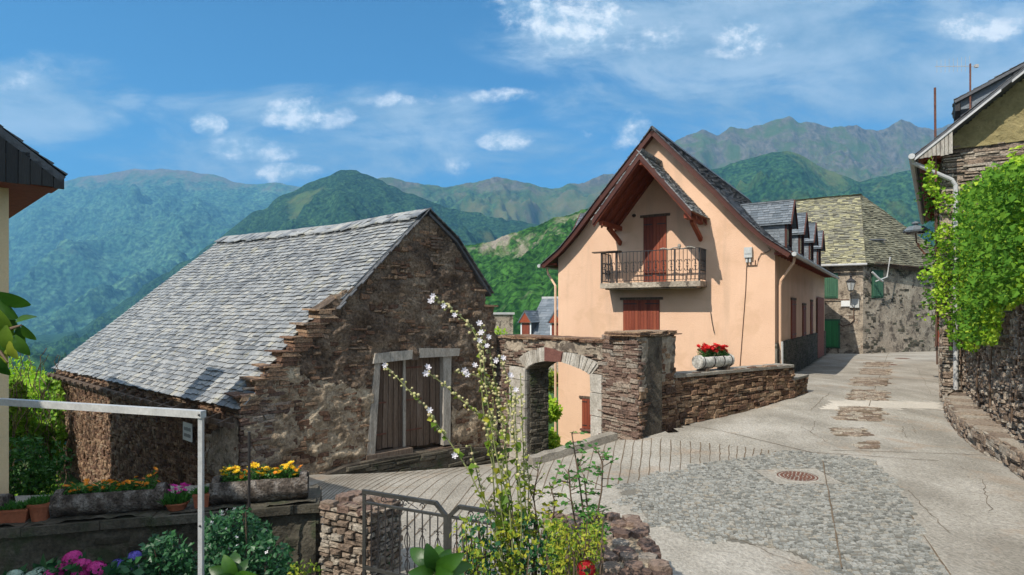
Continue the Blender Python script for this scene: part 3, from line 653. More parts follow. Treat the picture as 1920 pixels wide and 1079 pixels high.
# slates along the near verge of the front slope
mb = MB()
for k in range(34):
    v = HR*(.46+.54*k/34); j_ = U(-.07,.05); p = broof(-.12+j_, v, -.02); p2 = broof(-.1+j_+U(-.02,.02), v+.2, -.02); o2 = BD*.3; up = Vector((0,0,.03))
    mb.hexa([p, p2, p2+o2, p+o2, p+up, p2+up*.6, p2+o2+up*.6, p+o2+up])
mb.build('verge_slate', m_slate_dark, barn)
mb = MB(); a = Vector(sf(-.03, -2.15, .2)); b = Vector(sf(SL,-2.1,.22)); mb.bar(a, b, .07, .09); 
for k in range(22):
    p = Vector(sf(.3+k*.62, -2.02, -.1)); mb.bar(p, p+Vector((-.656,-.755,0))*.42+Vector((0,0,-.13)), .07, .09)
mb.build('eave_timber', m_oldwood, barn)
# white plate with illegible marks on the barn side
# rear and far walls closing the volume
mb = MB(); mb.prism([(0.5,-6),(5.9,-6),(5.9,.3),(3.9,2.1),(.5,-1.7)], lambda a, b, d: bf(a, b, d), -10.3, -9.9, .4); mb.build('rear_gable', m_gable, barn)
mb = MB(); mb.prism([(-13.2,-6),(-.56,-6),(-.56,.5),(-13.2,.5)], lambda a, b, d: BO+GD*(5.8+d)-BD*a+Vector((0,0,b)), 0, .4, .4); mb.build('rear_wall', m_gable, barn)

# ------------------------------------------------------------------ gateway wall with arch
P1 = Vector((-.42,15.95,0)); K = Vector((2.46,11.68,0)); WD = (K-P1).normalized(); wf = wallf(P1, WD, 0, -1)
if (wf(0,0,1)-wf(0,0,0)).dot(Vector((0,-1,0))) < 0: wf = wallf(P1, WD, 0, 1)
def wp(px, py): return onplane(px, py, P1, WD)
gw = empty('gateway_wall', (P1.x, P1.y, -3.7), 0, 'ruined stone wall pierced by a whitewashed arch between barn and pier', 'wall')
archi = [(987,694),(994,687),(1002,682),(1013,679),(1025,677),(1040,677),(1055,679),(1070,684),(1088,691),(1100,697),(1110,704)]
archo = [(975,672),(986,663),(1000,656),(1012,653),(1025,651),(1040,656),(1058,661),(1075,662),(1091,666),(1110,675),(1126,684)]
wpoly = [wp(*q) for q in [(932,960),(930,628),(960,630),(1000,634),(1060,640),(1110,638),(1160,634),(1196,634),(1196,930),(1110,930)]+archi[::-1]+[(987,960)]]
TH = .68
mb = MB(); mb.prism(wpoly, wf, -TH, -.02, .4); mb.build('wall_core', m_mortar, gw)
def inw(a, b): return inpoly(a, b, wpoly)
ring = [wp(*q) for q in archi]; ringo = [wp(*q) for q in archo]; rp = ring+ringo[::-1]
mb = MB(); stones(mb, wf, -.1, 6.2, -4.6, -.3, lambda a, b: inw(a, b) and not inpoly(a, b, rp) and not (b < wp(1000,690)[1]+.0 and (wp(958,700)[0] < a < wp(987,700)[0])) and not (b < wp(1110,704)[1] and wp(1110,700)[0] < a < wp(1131,700)[0]) and not (b > -.95 and a < 4.6 and fb(a*1.5,b*2,4) > -.1), rh=(.035,.1), rw=(.14,.42), dep=(.0,.06), gap=.006, curve=.06)
mb.build('wall_stone', m_stone_red, gw)
mb = MB(); grid_render(mb, wf, 0, 4.7, -1.6, -.5, lambda a, b: inw(a, b) and not inpoly(a, b, rp) and b > -.98+.1*fb(a*3,b*3), st=.05, lo=.0, amp=.04, seed=8); mb.build('wall_render', m_render_old, gw, smooth=True)
# inner faces of the opening
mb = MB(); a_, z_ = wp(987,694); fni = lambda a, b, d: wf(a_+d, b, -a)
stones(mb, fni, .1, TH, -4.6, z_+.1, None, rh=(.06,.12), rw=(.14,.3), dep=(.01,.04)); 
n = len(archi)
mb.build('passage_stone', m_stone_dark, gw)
mb = MB()
for k in range(n-1):
    if 4 <= k <= 5: continue
    i0, i1, o0, o1 = ring[k], ring[k+1], ringo[k], ringo[k+1]
    sub = 4
    for s in range(sub):
        def L2(p, q, t_): return (p[0]+(q[0]-p[0])*t_, p[1]+(q[1]-p[1])*t_)
        g_ = .06; t0, t1 = (s+g_)/sub, (s+1-g_)/sub
        q = [L2(i0,i1,t0), L2(i0,i1,t1), L2(o0,o1,t1), L2(o0,o1,t0)]; dd = U(.03,.06)
        mb.hexa([wf(x, y, -.4) for x, y in q]+[wf(x, y, dd) for x, y in q])
mb.build('arch', m_jamb, gw)
mb = MB(); q = [ring[4], ring[6], ringo[6], ringo[4]]; mb.hexa([wf(x, y, -.5) for x, y in q]+[wf(x, y, .07) for x, y in q]); mb.build('keystone', m_brick, gw)
for (xa, xb, top) in [(958,987,688),(1110,1131,702)]:
    mb = MB(); z = wp((xa+xb)/2, top)[1]; aa, ab = wp(xa, 700)[0], wp(xb, 700)[0]
    while z > -4.4:
        h = U(.3,.5); z0 = max(z-h, -4.5); p = [wf(aa+U(-.02,.02), z0+.01, .05), wf(ab+.0, z0+.01, .05), wf(ab, z0+.01, -.22), wf(aa, z0+.01, -.22), wf(aa+U(-.02,.02), z-.006, .05), wf(ab, z-.006, .05), wf(ab, z-.006, -.22), wf(aa, z-.006, -.22)]
        mb.hexa(p); z = z0
    mb.build('jamb', m_jamb, gw)
mb = MB()
def caps(mb, fn, a0, a1, zf, th=TH, ov=.1, rw=(.3,.7), layers=2):
    for l in range(layers):
        a = a0-ov
        while a < a1:
            w_ = min(U(*rw), a1+ov-a); z = zf(a+w_/2)+l*.04
            if w_ < .1: break
            p = [fn(a+U(0,.04), z+U(-.01,.01), ov+U(-.07,.06)), fn(a+w_, z+U(-.012,.012), ov+U(-.07,.06)), fn(a+w_, z, -th-ov), fn(a, z, -th-ov)]
            mb.hexa([Vector(v) for v in p]+[Vector(v)+Vector((0,0,U(.025,.045))) for v in p]); a += w_*U(.8,1)
caps(mb, wf, .1, 4.7, lambda a: wp(930,632)[1]+(wp(1110,640)[1]-wp(930,632)[1])*a/4.7-.02, ov=.07)
mb.build('cap_slab', m_stone, gw)
# pier at the corner
pier = empty('stone_pier', (K.x, K.y, -2.5), 0, 'square dry stone pier with slate cap at the end of the low wall', 'pier')
PD = Vector((.715,.70,0)); ptop = -.47
KL = 1.34
def q4(o, u, v, a0, a1, b0, b1, z0, z1):
    p = [o+u*a0+v*b0, o+u*a1+v*b0, o+u*a1+v*b1, o+u*a0+v*b1]; return [x+Vector((0,0,z0)) for x in p]+[x+Vector((0,0,z1)) for x in p]
bk = -WD
mb = MB(); mb.hexa(q4(K, PD, bk, .03, KL, .03, .75, -3.4, ptop), .4); mb.build('pier_core', m_mortar, pier)
pfr = wallf(K, PD)
mb = MB(); stones(mb, pfr, 0, KL, -3.2, ptop-.02, lambda a, b: b < -1.5 or fb(a*2,b*2,7) < 0, rh=(.05,.13), rw=(.2,.5), dep=(-.01,.04)); mb.build('pier_stone', m_stone, pier)
mb = MB(); grid_render(mb, pfr, .05, KL, -1.6, ptop-.02, lambda a, b: b > -1.58+.12*fb(a*3,b*3,2), st=.05, lo=-.005, amp=.06, seed=2); mb.build('pier_render', m_render_old, pier, smooth=True)
mb = MB(); stones(mb, wf, (K-P1).length-1.0, (K-P1).length+.01, -3.2, ptop-.02, None, rh=(.04,.11), rw=(.16,.5), dep=(.03,.08), gap=.005); mb.build('pier_side_stone', m_stone_red, pier)
mb = MB()
for l in range(3):
    for k in range(4):
        z = ptop+l*.032-.01; a0 = -.06+k*.36-U(0,.05); a1_ = a0+U(.34,.42); p = [pfr(a0, z, .07+U(-.06,.06)), pfr(a1_, z+U(-.012,.012), .06+U(-.06,.06)), pfr(a1_, z, -.72), pfr(a0, z, -.76)]
        mb.hexa(p+[v+Vector((U(-.02,.02),U(-.02,.02),U(.02,.035))) for v in p])
mb.build('pier_cap', m_stone, pier)
# low wall along the street
LW0 = K+PD*KL; LW1 = Vector((7.03,15.05,0)); LD = (LW1-LW0).normalized(); LL = (LW1-LW0).length
lwf = wallf(LW0, LD); lw = empty('low_wall', (LW0.x, LW0.y, -2.4), 0, 'low stone wall with a concrete top beside the street', 'wall')
mb = MB(); mb.hexa(q4(LW0, LD, Vector((-LD.y,LD.x,0)), -.1, LL, .03, .42, -5.5, -1.36), .4); mb.build('wall_core', m_mortar, lw)
mb = MB(); stones(mb, lwf, 0, LL+.02, -3.1, -1.38, lambda a, b: b > -2.75, rh=(.05,.12), rw=(.16,.42), dep=(-.01,.05), curve=.04); mb.build('wall_stone', m_stone, lw)
mb = MB(); n = 26
for k in range(n):
    a = LL*k/n-.05; z = -1.38; p = [lwf(a, z, .05), lwf(a+LL/n, z, .05), lwf(a+LL/n, z, -.46), lwf(a, z, -.46)]
    h0, h1 = .06+.02*fb(k*.7,1), .06+.02*fb((k+1)*.7,1)
    mb.add(p+[p[0]+Vector((0,0,h0)), p[1]+Vector((0,0,h1)), p[2]+Vector((0,0,h1)), p[3]+Vector((0,0,h0))], [(0,1,5,4),(4,5,6,7),(2,3,7,6),(0,4,7,3),(1,2,6,5)], .5)
mb.build('wall_top', m_kerb, lw)
S0 = LW1-LD*.02; SDv = Vector((.66,.75,0)).normalized(); sfn = wallf(S0, SDv)
mb = MB(); mb.hexa(q4(S0, SDv, Vector((-SDv.y,SDv.x,0)), 0, 1.2, .03, .4, -4, -1.72), .4); mb.hexa(q4(S0, SDv, Vector((-SDv.y,SDv.x,0)), -.02, 1.25, -.03, .43, -1.715, -1.66), .9); mb.build('stub_wall', m_kerb, lw)
mb = MB(); stones(mb, sfn, 0, 1.2, -2.7, -1.72, None, rh=(.05,.12), rw=(.16,.4), dep=(-.01,.05)); mb.build('stub_stone', m_stone, lw)
# kerb of the ramp
k0 = GP(995,874); k1 = GP(1192,815); mb = MB(); n = 14; kd = (k1-k0); kd.z = 0; kn = Vector((-kd.y, kd.x, 0)).normalized()
vs = []
for i in range(n+1):
    p = k0.lerp(k1, i/n); z = G(p.x, p.y); hh = .17+.03*fb(i*.8,2); nn = kn*(.1+.01*fb(i,5))
    for s, zz in [(-1,-2.2),(-1,hh),(1,hh+.01),(1,-2.2)]: q = p+nn*s; vs.append((q.x, q.y, z+zz))
mb.add(vs, [(4*i+k, 4*i+4+k, 4*i+4+(k+1)%4, 4*i+(k+1)%4) for i in range(n) for k in range(4)]+[(0,1,2,3), (4*n+3,4*n+2,4*n+1,4*n)], .5)
tag(mb.build('ramp_kerb', m_kerb, loc=(k0.x,k0.y,k0.z)), 'worn raised concrete kerb edging the ramp in front of the arch', 'kerb')
# ------------------------------------------------------------------ peach house
HC = Vector((8.29,19,0)); HXv = Vector((.8415,-.5404,0)); HYv = Vector((.5404,.8415,0)); HRZ = math.atan2(-.5404,.8415)
HF = frame(HC, HRZ)
def hx(px, py, yo=0): return onplane(px, py, HC+HYv*yo, HXv)
def hs(px, py, xo=0): return onplane(px, py, HC+HXv*xo, HYv)
house = empty('peach_house', (HC.x, HC.y, -2.13), HRZ, 'peach rendered house with steep dark slate roof, iron balcony and red shutters', 'house')
CX = -3.87; HW = 3.87; HB = 15.0
prof = [(0,6.32),(2.15,3.97),(2.95,3.05),(3.6,2.38),(4.4,1.8)]      # distance from the ridge line, height
def hz(d): return float(np.interp(abs(d), [p[0] for p in prof], [p[1] for p in prof]))
hh = lambda a, b, d: Vector((a, d, b))
gp = [(-7.74,-6.5),(0,-6.5)]+[(CX+d, hz(d)-.1) for d in (3.87,3.6,2.95,2.15)]+[(CX, 6.2)]+[(CX-d, hz(d)-.1) for d in (2.15,2.95,3.6,3.87)]
mb = MB(); mb.prism(gp, hh, 0, HB, .5); mb.build('wall', m_peach, house, HF)
m_barge = Mt('dark_bargeboard', [(.05,.014,.01),(.09,.025,.014)], scale=3, w=.4, bump=.004, fine=.3, rough=.55)
# arc length map of a roof side
def roofmap(side):
    pts = [(CX+side*d, z) for d, z in prof][::-1]; s = [0]
    for i in range(1, len(pts)): s.append(s[-1]+math.hypot(pts[i][0]-pts[i-1][0], pts[i][1]-pts[i-1][1]))
    def fn(u, v, d):
        x = float(np.interp(v, s, [p[0] for p in pts])); z = float(np.interp(v, s, [p[1] for p in pts]))
        if v > s[-1]: x = CX; z = prof[0][1]+(v-s[-1])*.3
        x2 = float(np.interp(v+.25, s, [p[0] for p in pts]))-float(np.interp(v-.25, s, [p[0] for p in pts])); z2 = float(np.interp(v+.25, s, [p[1] for p in pts]))-float(np.interp(v-.25, s, [p[1] for p in pts]))
        n = Vector((z2*side, 0, abs(x2))).normalized()
        return Vector((x, u, z))+n*d
    return fn, s[-1]
Y0, Y1 = -.42, HB+.35
for side in (1, -1):
    fn, S = roofmap(side)
    mb = MB(); n = 14
    vs = [fn(Y0, S*i/n, 0) for i in range(n+1)]+[fn(Y1, S*i/n, 0) for i in range(n+1)]+[fn(Y0, S*i/n, -.09) for i in range(n+1)]+[fn(Y1, S*i/n, -.09) for i in range(n+1)]; W = n+1
    fs = []
    for i in range(n): fs += [(i, i+1, W+i+1, W+i), (2*W+i, 3*W+i, 3*W+i+1, 2*W+i+1), (i, 2*W+i, 2*W+i+1, i+1), (W+i, W+i+1, 3*W+i+1, 3*W+i)]
    fs += [(0, W, 3*W, 2*W)]
    mb.add(vs, fs, .3); mb.build('roof_boarding', m_barge, house, HF)
    mb = MB(); slates(mb, lambda u, v, d: fn(u+Y0-.05, v-.05, d), Y1-Y0+.1, S+.1, .24, .17, None, th=.014, jit=.01)
    mb.build('roof', m_slate_dark, house, HF)
    mb = MB()
    for i in range(8):
        a = fn(Y0+.03, S*i/8, -.17); b = fn(Y0+.03, S*(i+1)/8+.02, -.17); mb.bar(a, b, .05, .16, .5, up=(0,1,0)) if False else mb.hexa([fn(Y0, S*i/8, -.17), fn(Y0, S*(i+1)/8, -.17), fn(Y0+.05, S*(i+1)/8, -.17), fn(Y0+.05, S*i/8, -.17), fn(Y0, S*i/8, -.092), fn(Y0, S*(i+1)/8, -.092), fn(Y0+.05, S*(i+1)/8, -.092), fn(Y0+.05, S*i/8, -.092)], .4)
    mb.build('bargeboard', m_barge, house, HF)
    # eave soffit, gutter
    xg = CX+side*4.45; mb = MB(); mb.tube([(xg+side*.03, Y0-.02, 1.76), (xg+side*.03, Y1, 1.76)], .07, 8, .5); mb.build('gutter', m_zinc, house, HF)
    mb = MB(); 
    for k in range(24): mb.box(min(CX+side*3.88, xg-side*.05), max(CX+side*3.88, xg-side*.05), Y0+.2+k*.65, Y0+.3+k*.65, 1.78, 1.86)
    mb.split('eave_rafter', m_redwood, house, HF)
mb = MB()
for k in range(34): a = Y0+k*.46; mb.hexa([(CX-.16,a,6.22),(CX+.16,a,6.22),(CX+.16,a+.48,6.22),(CX-.16,a+.48,6.22),(CX-.03,a,6.4),(CX+.03,a,6.4),(CX+.03,a+.48,6.4),(CX-.03,a+.48,6.4)])
mb.build('ridge_cap', m_slate_dark, house, HF)
# dormers
def dormer(w0, side, wd=1.25, e=3.3, r=4.02):
    xf = CX+side*3.75
    xe = CX+side*float(np.interp(-e, [-p[1] for p in prof], [p[0] for p in prof])); xr = CX+side*float(np.interp(-r, [-p[1] for p in prof], [p[0] for p in prof]))
    mb = MB()
    for yy in (w0, w0+wd-.06): mb.prism([(xf, hz(xf-CX)-.1), (xf, e), (xe, e), (CX+side*3.1, hz(3.1)-.1)], hh, yy, yy+.06, .4)
    mb.prism([(w0,e),(w0+wd,e),(w0+wd/2,r-.02)], lambda a, b, d: Vector((d, a, b)), xf-side*.02, xf-side*.08, .4)
    d = mb.build('dormer', m_slate_blue, house, HF)
    mb = MB()
    for yy, s in ((w0,-1),(w0+wd-.06,1)):
        fnc = lambda a, b, dd, yy=yy, s=s: Vector((a, (yy if s < 0 else yy+.06)+s*dd, b))
        lo_, hi_ = min(xf, xe), max(xf, xe)
        slates(mb, fnc, 1, 1.05, .22, .12, None, .01) if False else None
        b = hz(xf-CX)-.05
        while b < e-.03:
            a = lo_
            while a < hi_:
                ww = U(.15,.26)
                if hz(min(max(abs(a+ww/2-CX),0),4.3)) < b+.1: mb.add([fnc(a+.004,b,.018), fnc(min(a+ww,hi_)-.004,b,.018), fnc(min(a+ww,hi_)-.004,b+.13,.006), fnc(a+.004,b+.13,.006), fnc(a,b,.002), fnc(min(a+ww,hi_),b,.002)], [(0,1,2,3),(4,5,1,0)])
                a += ww
            b += .11
    mb.build('cheek_slate', m_slate_blue, d, HF)
    mb = MB(); ov = .14; sl_ = (r-e)/(wd/2)
    for s in (-1, 1):
        O = Vector((xf+side*.22, w0+wd/2+s*(wd/2+ov), e-ov*sl_)); Uv = Vector((-side,0,0)); Vv = Vector((0,-s*(wd/2+ov), (r-e)+ov*sl_)); H = Vv.length
        Lf = lambda v: abs(xf+side*.22-(xe+(xr-xe)*max(0,(v-.1)/H)))+.1
        f_ = planef(O, Uv, Vv); L = abs(xf+side*.22-xr)+.1
        q = [f_(0,0,.0), f_(Lf(0),0,0), f_(L,H,0), f_(0,H,0)]; mb.hexa([v-Vector((0,0,.05)) for v in q]+q, .3)
        slates(mb, f_, L, H, .2, .13, lambda u, v: u < Lf(v), th=.012, jit=.006)
    for k in range(int(L/.3)): mb.box(min(xf+side*(.2-k*.3), xf+side*(.2-k*.3)-side*.32), max(xf+side*(.2-k*.3), xf+side*(.2-k*.3)-side*.32), w0+wd/2-.07, w0+wd/2+.07, r-.01, r+.035)
    mb.build('dormer_roof', m_slate_blue, d, HF)
    mb = MB(); x2 = xf+side*.24
    for s in (-1, 1):
        a = Vector((x2, w0+wd/2+s*(wd/2+ov), e-ov*sl_-.07)); b = Vector((x2, w0+wd/2, r-.07)); n = Vector((side*.025,0,0)); u_ = Vector((0,0,.1)); mb.hexa([a-n, b-n, b+n, a+n, a-n+u_, b-n+u_, b+n+u_, a+n+u_], .5)
    for yy in (w0-.02, w0+wd-.1): mb.box(min(xf-side*.02, xf+side*.07), max(xf-side*.02, xf+side*.07), yy+.02, yy+.09, hz(xf-CX)-.1, e, .4)
    mb.box(min(xf, xf+side*.06), max(xf, xf+side*.06), w0+.1, w0+wd-.1, e-.12, e, .5)
    mb.box(min(xf, xf+side*.06), max(xf, xf+side*.06), w0+.1, w0+wd-.1, hz(xf-CX)-.05, hz(xf-CX)+.1, .5)
    mb.build('dormer_frame', m_barge, d, HF)
    mb = MB(); mb.box(min(xf, xf+side*.015), max(xf, xf+side*.015), w0+.1, w0+wd-.1, hz(xf-CX)+.1, e-.12, .5); mb.build('dormer_window', m_glass, d, HF)
for w0 in (2.75, 6.15, 9.45, 12.6): dormer(w0, 1)
for w0 in (1.5, 6.0, 10.0): dormer(w0, -1)
# projecting gable canopy over the balcony
yc = -1.9; (xa, za) = hx(1198.5, 288, yc); (xl, zl) = hx(1112, 410, yc); (xr_, zr_) = hx(1297, 396, yc)
hwc = (xr_-xl)/2; xa = (xl+xr_)/2*.5+xa*.5; ze = (zl+zr_)/2; rise = za-ze
canopy = None
mb = MB()
for s in (-1, 1):
    O = Vector((xa+s*hwc, yc, ze)); Vv = Vector((-s*hwc, 0, rise)); f_ = planef(O, Vector((0,1,0)), Vv); H = Vv.length
    q = [f_(0,0,0), f_(1.9,0,0), f_(1.9,H,0), f_(0,H,0)]; n = (q[1]-q[0]).cross(q[3]-q[0]).normalized()*.06
    if n.z < 0: n = -n
    mb.hexa([v-n for v in q]+q, .5)
canopy = mb.build('canopy', m_redwood, house, HF)
mb = MB()
for s in (-1, 1):
    O = Vector((xa+s*hwc, yc, ze)); Vv = Vector((-s*hwc, 0, rise)); f_ = planef(O, Vector((0,1,0)), Vv); slates(mb, lambda u, v, d: f_(u-.05, v-.06, d), 1.97, Vv.length+.08, .2, .12, None, th=.02, jit=.006)
mb.build('canopy_slate', m_slate, canopy, HF)
mb = MB(); D3 = [.0, .62, 1.25, 1.8]
for s in (-1, 1):
    for k, yy in enumerate(D3[:0] if False else D3):
        a = Vector((xa+s*(hwc-.02), yc+yy+.05, ze-.13)); b = Vector((xa, yc+yy+.05, za-.13)); w_ = .05 if k else .03; h_ = .09 if k else .13
        mb.hexa([a+Vector((0,-w_,-h_)), b+Vector((0,-w_,-h_)), b+Vector((0,w_,-h_)), a+Vector((0,w_,-h_)), a+Vector((0,-w_,h_-.04)), b+Vector((0,-w_,h_-.04)), b+Vector((0,w_,h_-.04)), a+Vector((0,w_,h_-.04))], .5)
for q_ in mb.split('canopy_rafter', m_redwood, canopy, HF): pass
mb = MB()
for s in (-1, 1):
    a = Vector((xa+s*(hwc+.0), yc-.0, ze-.0)); b = Vector((xa, yc, za)); n = Vector((0,.035,0)); l_ = Vector((0,0,-.2)); h_ = Vector((0,0,.035))
    mb.hexa([a+l_-n, b+l_-n, b+l_+n, a+l_+n, a+h_-n, b+h_-n, b+h_+n, a+h_+n], .5)
mb.build('canopy_bargeboard', m_barge, canopy, HF)
mb = MB()
for s, (px, py) in ((-1,(1152,458)), (1,(1311,450))):
    bx, bz = hx(px, py); xb = xa+s*(hwc-.22)
    mb.bar((xb, -1.72, ze-.12), (xb, .02, ze-.12), .13, .15)
    mb.bar((xb, -.05, bz+.05), (xb, -.05, ze-.1), .12, .1) if False else None
    mb.bar((xb, -.03, bz+.02), (xb, -1.1, ze-.2), .12, .13)
    mb.sphere((xb, -.07, bz+.02), .07, .07, .1); mb.build('canopy_bracket', m_redbeam, canopy, HF); mb = MB()
mb.bar((xa, -1.85, za-.28), (xa, 0, za-.28), .13, .15); mb.build('canopy_ridge_beam', m_redbeam, canopy, HF)
# balcony
yb = -.8; bx0 = hx(1125,535,yb)[0]; bx1 = hx(1313,535,yb)[0]; bz1 = hx(1220,529,yb)[1]; bz0 = hx(1220,539,yb)[1]
mb = MB(); mb.box(bx0, bx1, yb, -.002, bz0, bz1, .5); mb.box(bx0+.15, bx1-.15, yb+.12, -.003, bz0-.05, bz0-.002, .5); bal = mb.build('balcony', m_render_old, house, HF)
mb = MB(); zt = hx(1220,470,yb)[1]; yr = yb+.05
def rail(a, b, n, front=True):
    a = Vector(a); b = Vector(b)
    mb.bar(a+Vector((0,0,zt)), b+Vector((0,0,zt)), .045, .025); mb.bar(a+Vector((0,0,bz1+.06)), b+Vector((0,0,bz1+.06)), .03, .02)
    for k in range(n+1):
        p = a+(b-a)*k/n; mb.bar(p+Vector((0,0,bz1+.06)), p+Vector((0,0,zt)), .018)
        if k % 2 == 1:
            zc = (zt+bz1)/2; t_ = (b-a).normalized()
            for s in (-1, 1):
                for q in (-1, 1):
                    c = p+Vector((0,0,zc+q*.1))+t_*s*.05
                    mb.tube([c+t_*(math.cos(x)*.045*s*-1)+Vector((0,0,math.sin(x)*.085*q)) for x in [i*.7-1.2 for i in range(7)]], .012, 4, cap=False)
rail((bx0+.04,yr,0), (bx1-.04,yr,0), 26); rail((bx0+.04,yr,0), (bx0+.04,0,0), 8); rail((bx1-.04,yr,0), (bx1-.04,0,0), 8)
for x in (bx0+.04, bx1-.04, bx1-.85, bx0+.62): mb.bar((x,yr,bz1), (x,yr,zt+.01), .05)
mb.build('railing', m_iron, bal, HF)
mb = MB(); mb.box(bx0-.3, bx0+.75, yb-.05, yb+.2, zt+.02, zt+.06); mb.build('shelf_board', m_oldwood, bal, HF)
mb = MB(); x_ = bx1-1.35
pts = [(x_+i*.09, yb+.03+.03*math.sin(i), zt+.03+.025*math.sin(i*1.3)) for i in range(14)]; mb.tube(pts, .02, 6); mb.lathe((bx1-.7, yb+.05, zt+.02), [(.04,0),(.06,.08),(.05,.13),(.02,.15)], 8); mb.build('driftwood', m_greywood, bal, HF)
def shutters(fn, x0, x1, z0, z1, name='window', m=m_redwood, lint=True, leaves=2, lw=.12, side=False):
    """fn(a, z, out)"""
    mb = MB(); mb.prism([(x0,z0),(x1,z0),(x1,z1),(x0,z1)], fn, .01, .02, .2); wdw = mb.build(name, m, house, HF)
    n = max(2, int(round((x1-x0)/.115))); mb = MB()
    for k in range(n): a = x0+(x1-x0)*k/n; b = x0+(x1-x0)*(k+1)/n; mb.prism([(a+.005,z0+.01),(b-.005,z0+.01),(b-.005,z1-.01),(a+.005,z1-.01)], fn, .022, .045+U(0,.004))
    mb.build('shutter', m, wdw, HF)
    mb = MB()
    for q in (.1,.88):
        zz = z0+(z1-z0)*q
        for s in range(leaves): L = (x1-x0)/leaves; a = x0+.02 if s == 0 else x1-.02-L*.75; mb.prism([(a,zz),(a+L*.75,zz),(a+L*.75,zz+.035),(a,zz+.035)], fn, .05, .058)
    mb.split('hinge', m_iron, wdw, HF)
    if lint: mb = MB(); mb.prism([(x0-lw,z1+.003),(x1+lw,z1+.003),(x1+lw,z1+.09),(x0-lw,z1+.09)], fn, .0, .05, .3); mb.build('lintel', m_oldwood, wdw, HF)
    return wdw
ff = lambda a, z, o: Vector((a, -o, z))
x0, z1 = hx(1207,409); x1, _ = hx(1250,409); shutters(ff, x0, x1, bz1+.02, z1, 'balcony_door')
x0, z1 = hx(1169,563); x1, z0 = hx(1237,632); shutters(ff, x0, x1, z0, z1)
x0, z1 = hx(1092,747); x1, z0 = hx(1116,806); wd_ = shutters(ff, x0, x1, z0, z1); mb = MB(); mb.box(x0-.06, x1+.06, -.1, 0, z0-.07, z0-.003); mb.build('sill', m_brick, wd_, HF)
# small things on the facade
bx, bz = hx(1404,474); mb = MB(); mb.box(bx-.12, bx+.12, -.14, -.0, bz-.17, bz+.16, .8); mb.box(bx-.1, bx+.1, -.155, -.14, bz-.05, bz+.13, .5); mb.box(bx-.08, bx-.02, -.1, 0, bz-.32, bz-.17, .5); mb.box(bx+.02, bx+.08, -.1, 0, bz-.32, bz-.17, .5); mb.build('meter_box', m_pvc, house, HF)
mb = MB(); mb.tube([(bx-.05,-.03,bz-.3), (bx-.06,-.03,bz-.42), (bx+.25,-.03,bz-.42), (bx+.3,-.03,bz-.2), (bx+.38,-.03,bz-.05), (bx+.55,-.04,bz-.02), (bx+.66,-.06,bz+.05), (bx+.6,-.05,bz+.12)], .014, 6, .5)
e1 = hx(1387,697); mb.tube([(bx-.06,-.02,bz-.42), (bx-.09,-.02,bz-1.2), (e1[0],-.02,e1[1]), (e1[0],-.02,e1[1]-.6)], .012, 6, .5); mb.tube([(bx+.2,-.03,bz-.25),(bx+.2,-.03,bz-.42)], .012, 6)
mb.build('cable', m_cable, house, HF)
lx, lz = hx(1190,405); mb = MB(); mb.sphere((lx,-.07,lz), .07,.07,.06); mb.tube([(lx,0,lz-.01),(lx,-.07,lz-.01)], .02, 6); mb.build('wall_light', m_iron, house, HF)
rx, rz_ = hx(1333,605); mb = MB(); mb.tube([(rx-.0,-.05,rz_+.35), (rx+.05,-.05,rz_), (rx+.12,-.05,rz_-.35)], .012, 6, .5); mb.build('awning_rod', m_iron, house, HF)
# side wall: plinth, openings, downpipes
fs_ = lambda a, z, o: Vector((o, a, z))
pz = hs(1466,642)[1]
mb = MB(); mb.prism([(0,-3),(HB,-3),(HB,hs(1545,622)[1]),(0,pz)], fs_, .002, .06, .5); mb.build('plinth_core', m_grout, house, HF)
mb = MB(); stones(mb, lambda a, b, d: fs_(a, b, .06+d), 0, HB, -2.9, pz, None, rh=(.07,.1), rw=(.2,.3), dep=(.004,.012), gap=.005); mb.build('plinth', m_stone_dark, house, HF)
for (xa_, xb_, yt, yb_, nm) in [(1482.5,1490.5,563,636,'window'),(1504,1509.5,573,632,'window'),(1519,1522.5,566,627,'window')]:
    a0, zt_ = hs(xa_, yt); a1 = hs(xb_, yt)[0]; zb_ = hs(xa_, yb_)[1]
    shutters(fs_, a0, min(a1, a0+1.3), zb_, zt_, nm, lint=True, lw=.05)
a0, zt_ = hs(1530,557); a1 = hs(1542,557)[0]; mb = MB(); mb.prism([(a0,-2.2),(a1,-2.2),(a1,zt_),(a0,zt_)], fs_, .062, .075, .3); mb.build('door', m_redwood, house, HF)
mb = MB(); mb.tube([(.52,.3,1.72),(.5,.3,1.55),(.12,.35,1.0),(.09,.35,.8),(.09,.35,-1.0),(.13,.35,-2.1)], .045, 8, .8); mb.build('downpipe', m_peach, house, HF)
mb = MB(); mb.tube([(.14,.37,-.95),(.14,.37,-2.2)], .05, 8, .8); mb.build('downpipe_foot', m_pvc, house, HF)
mb = MB(); mb.tube([(-8.3,.1,1.72),(-8.25,.1,1.5),(-7.83,-.06,1.0),(-7.83,-.06,-5)], .045, 8, .8); mb.build('downpipe', m_peach, house, HF)

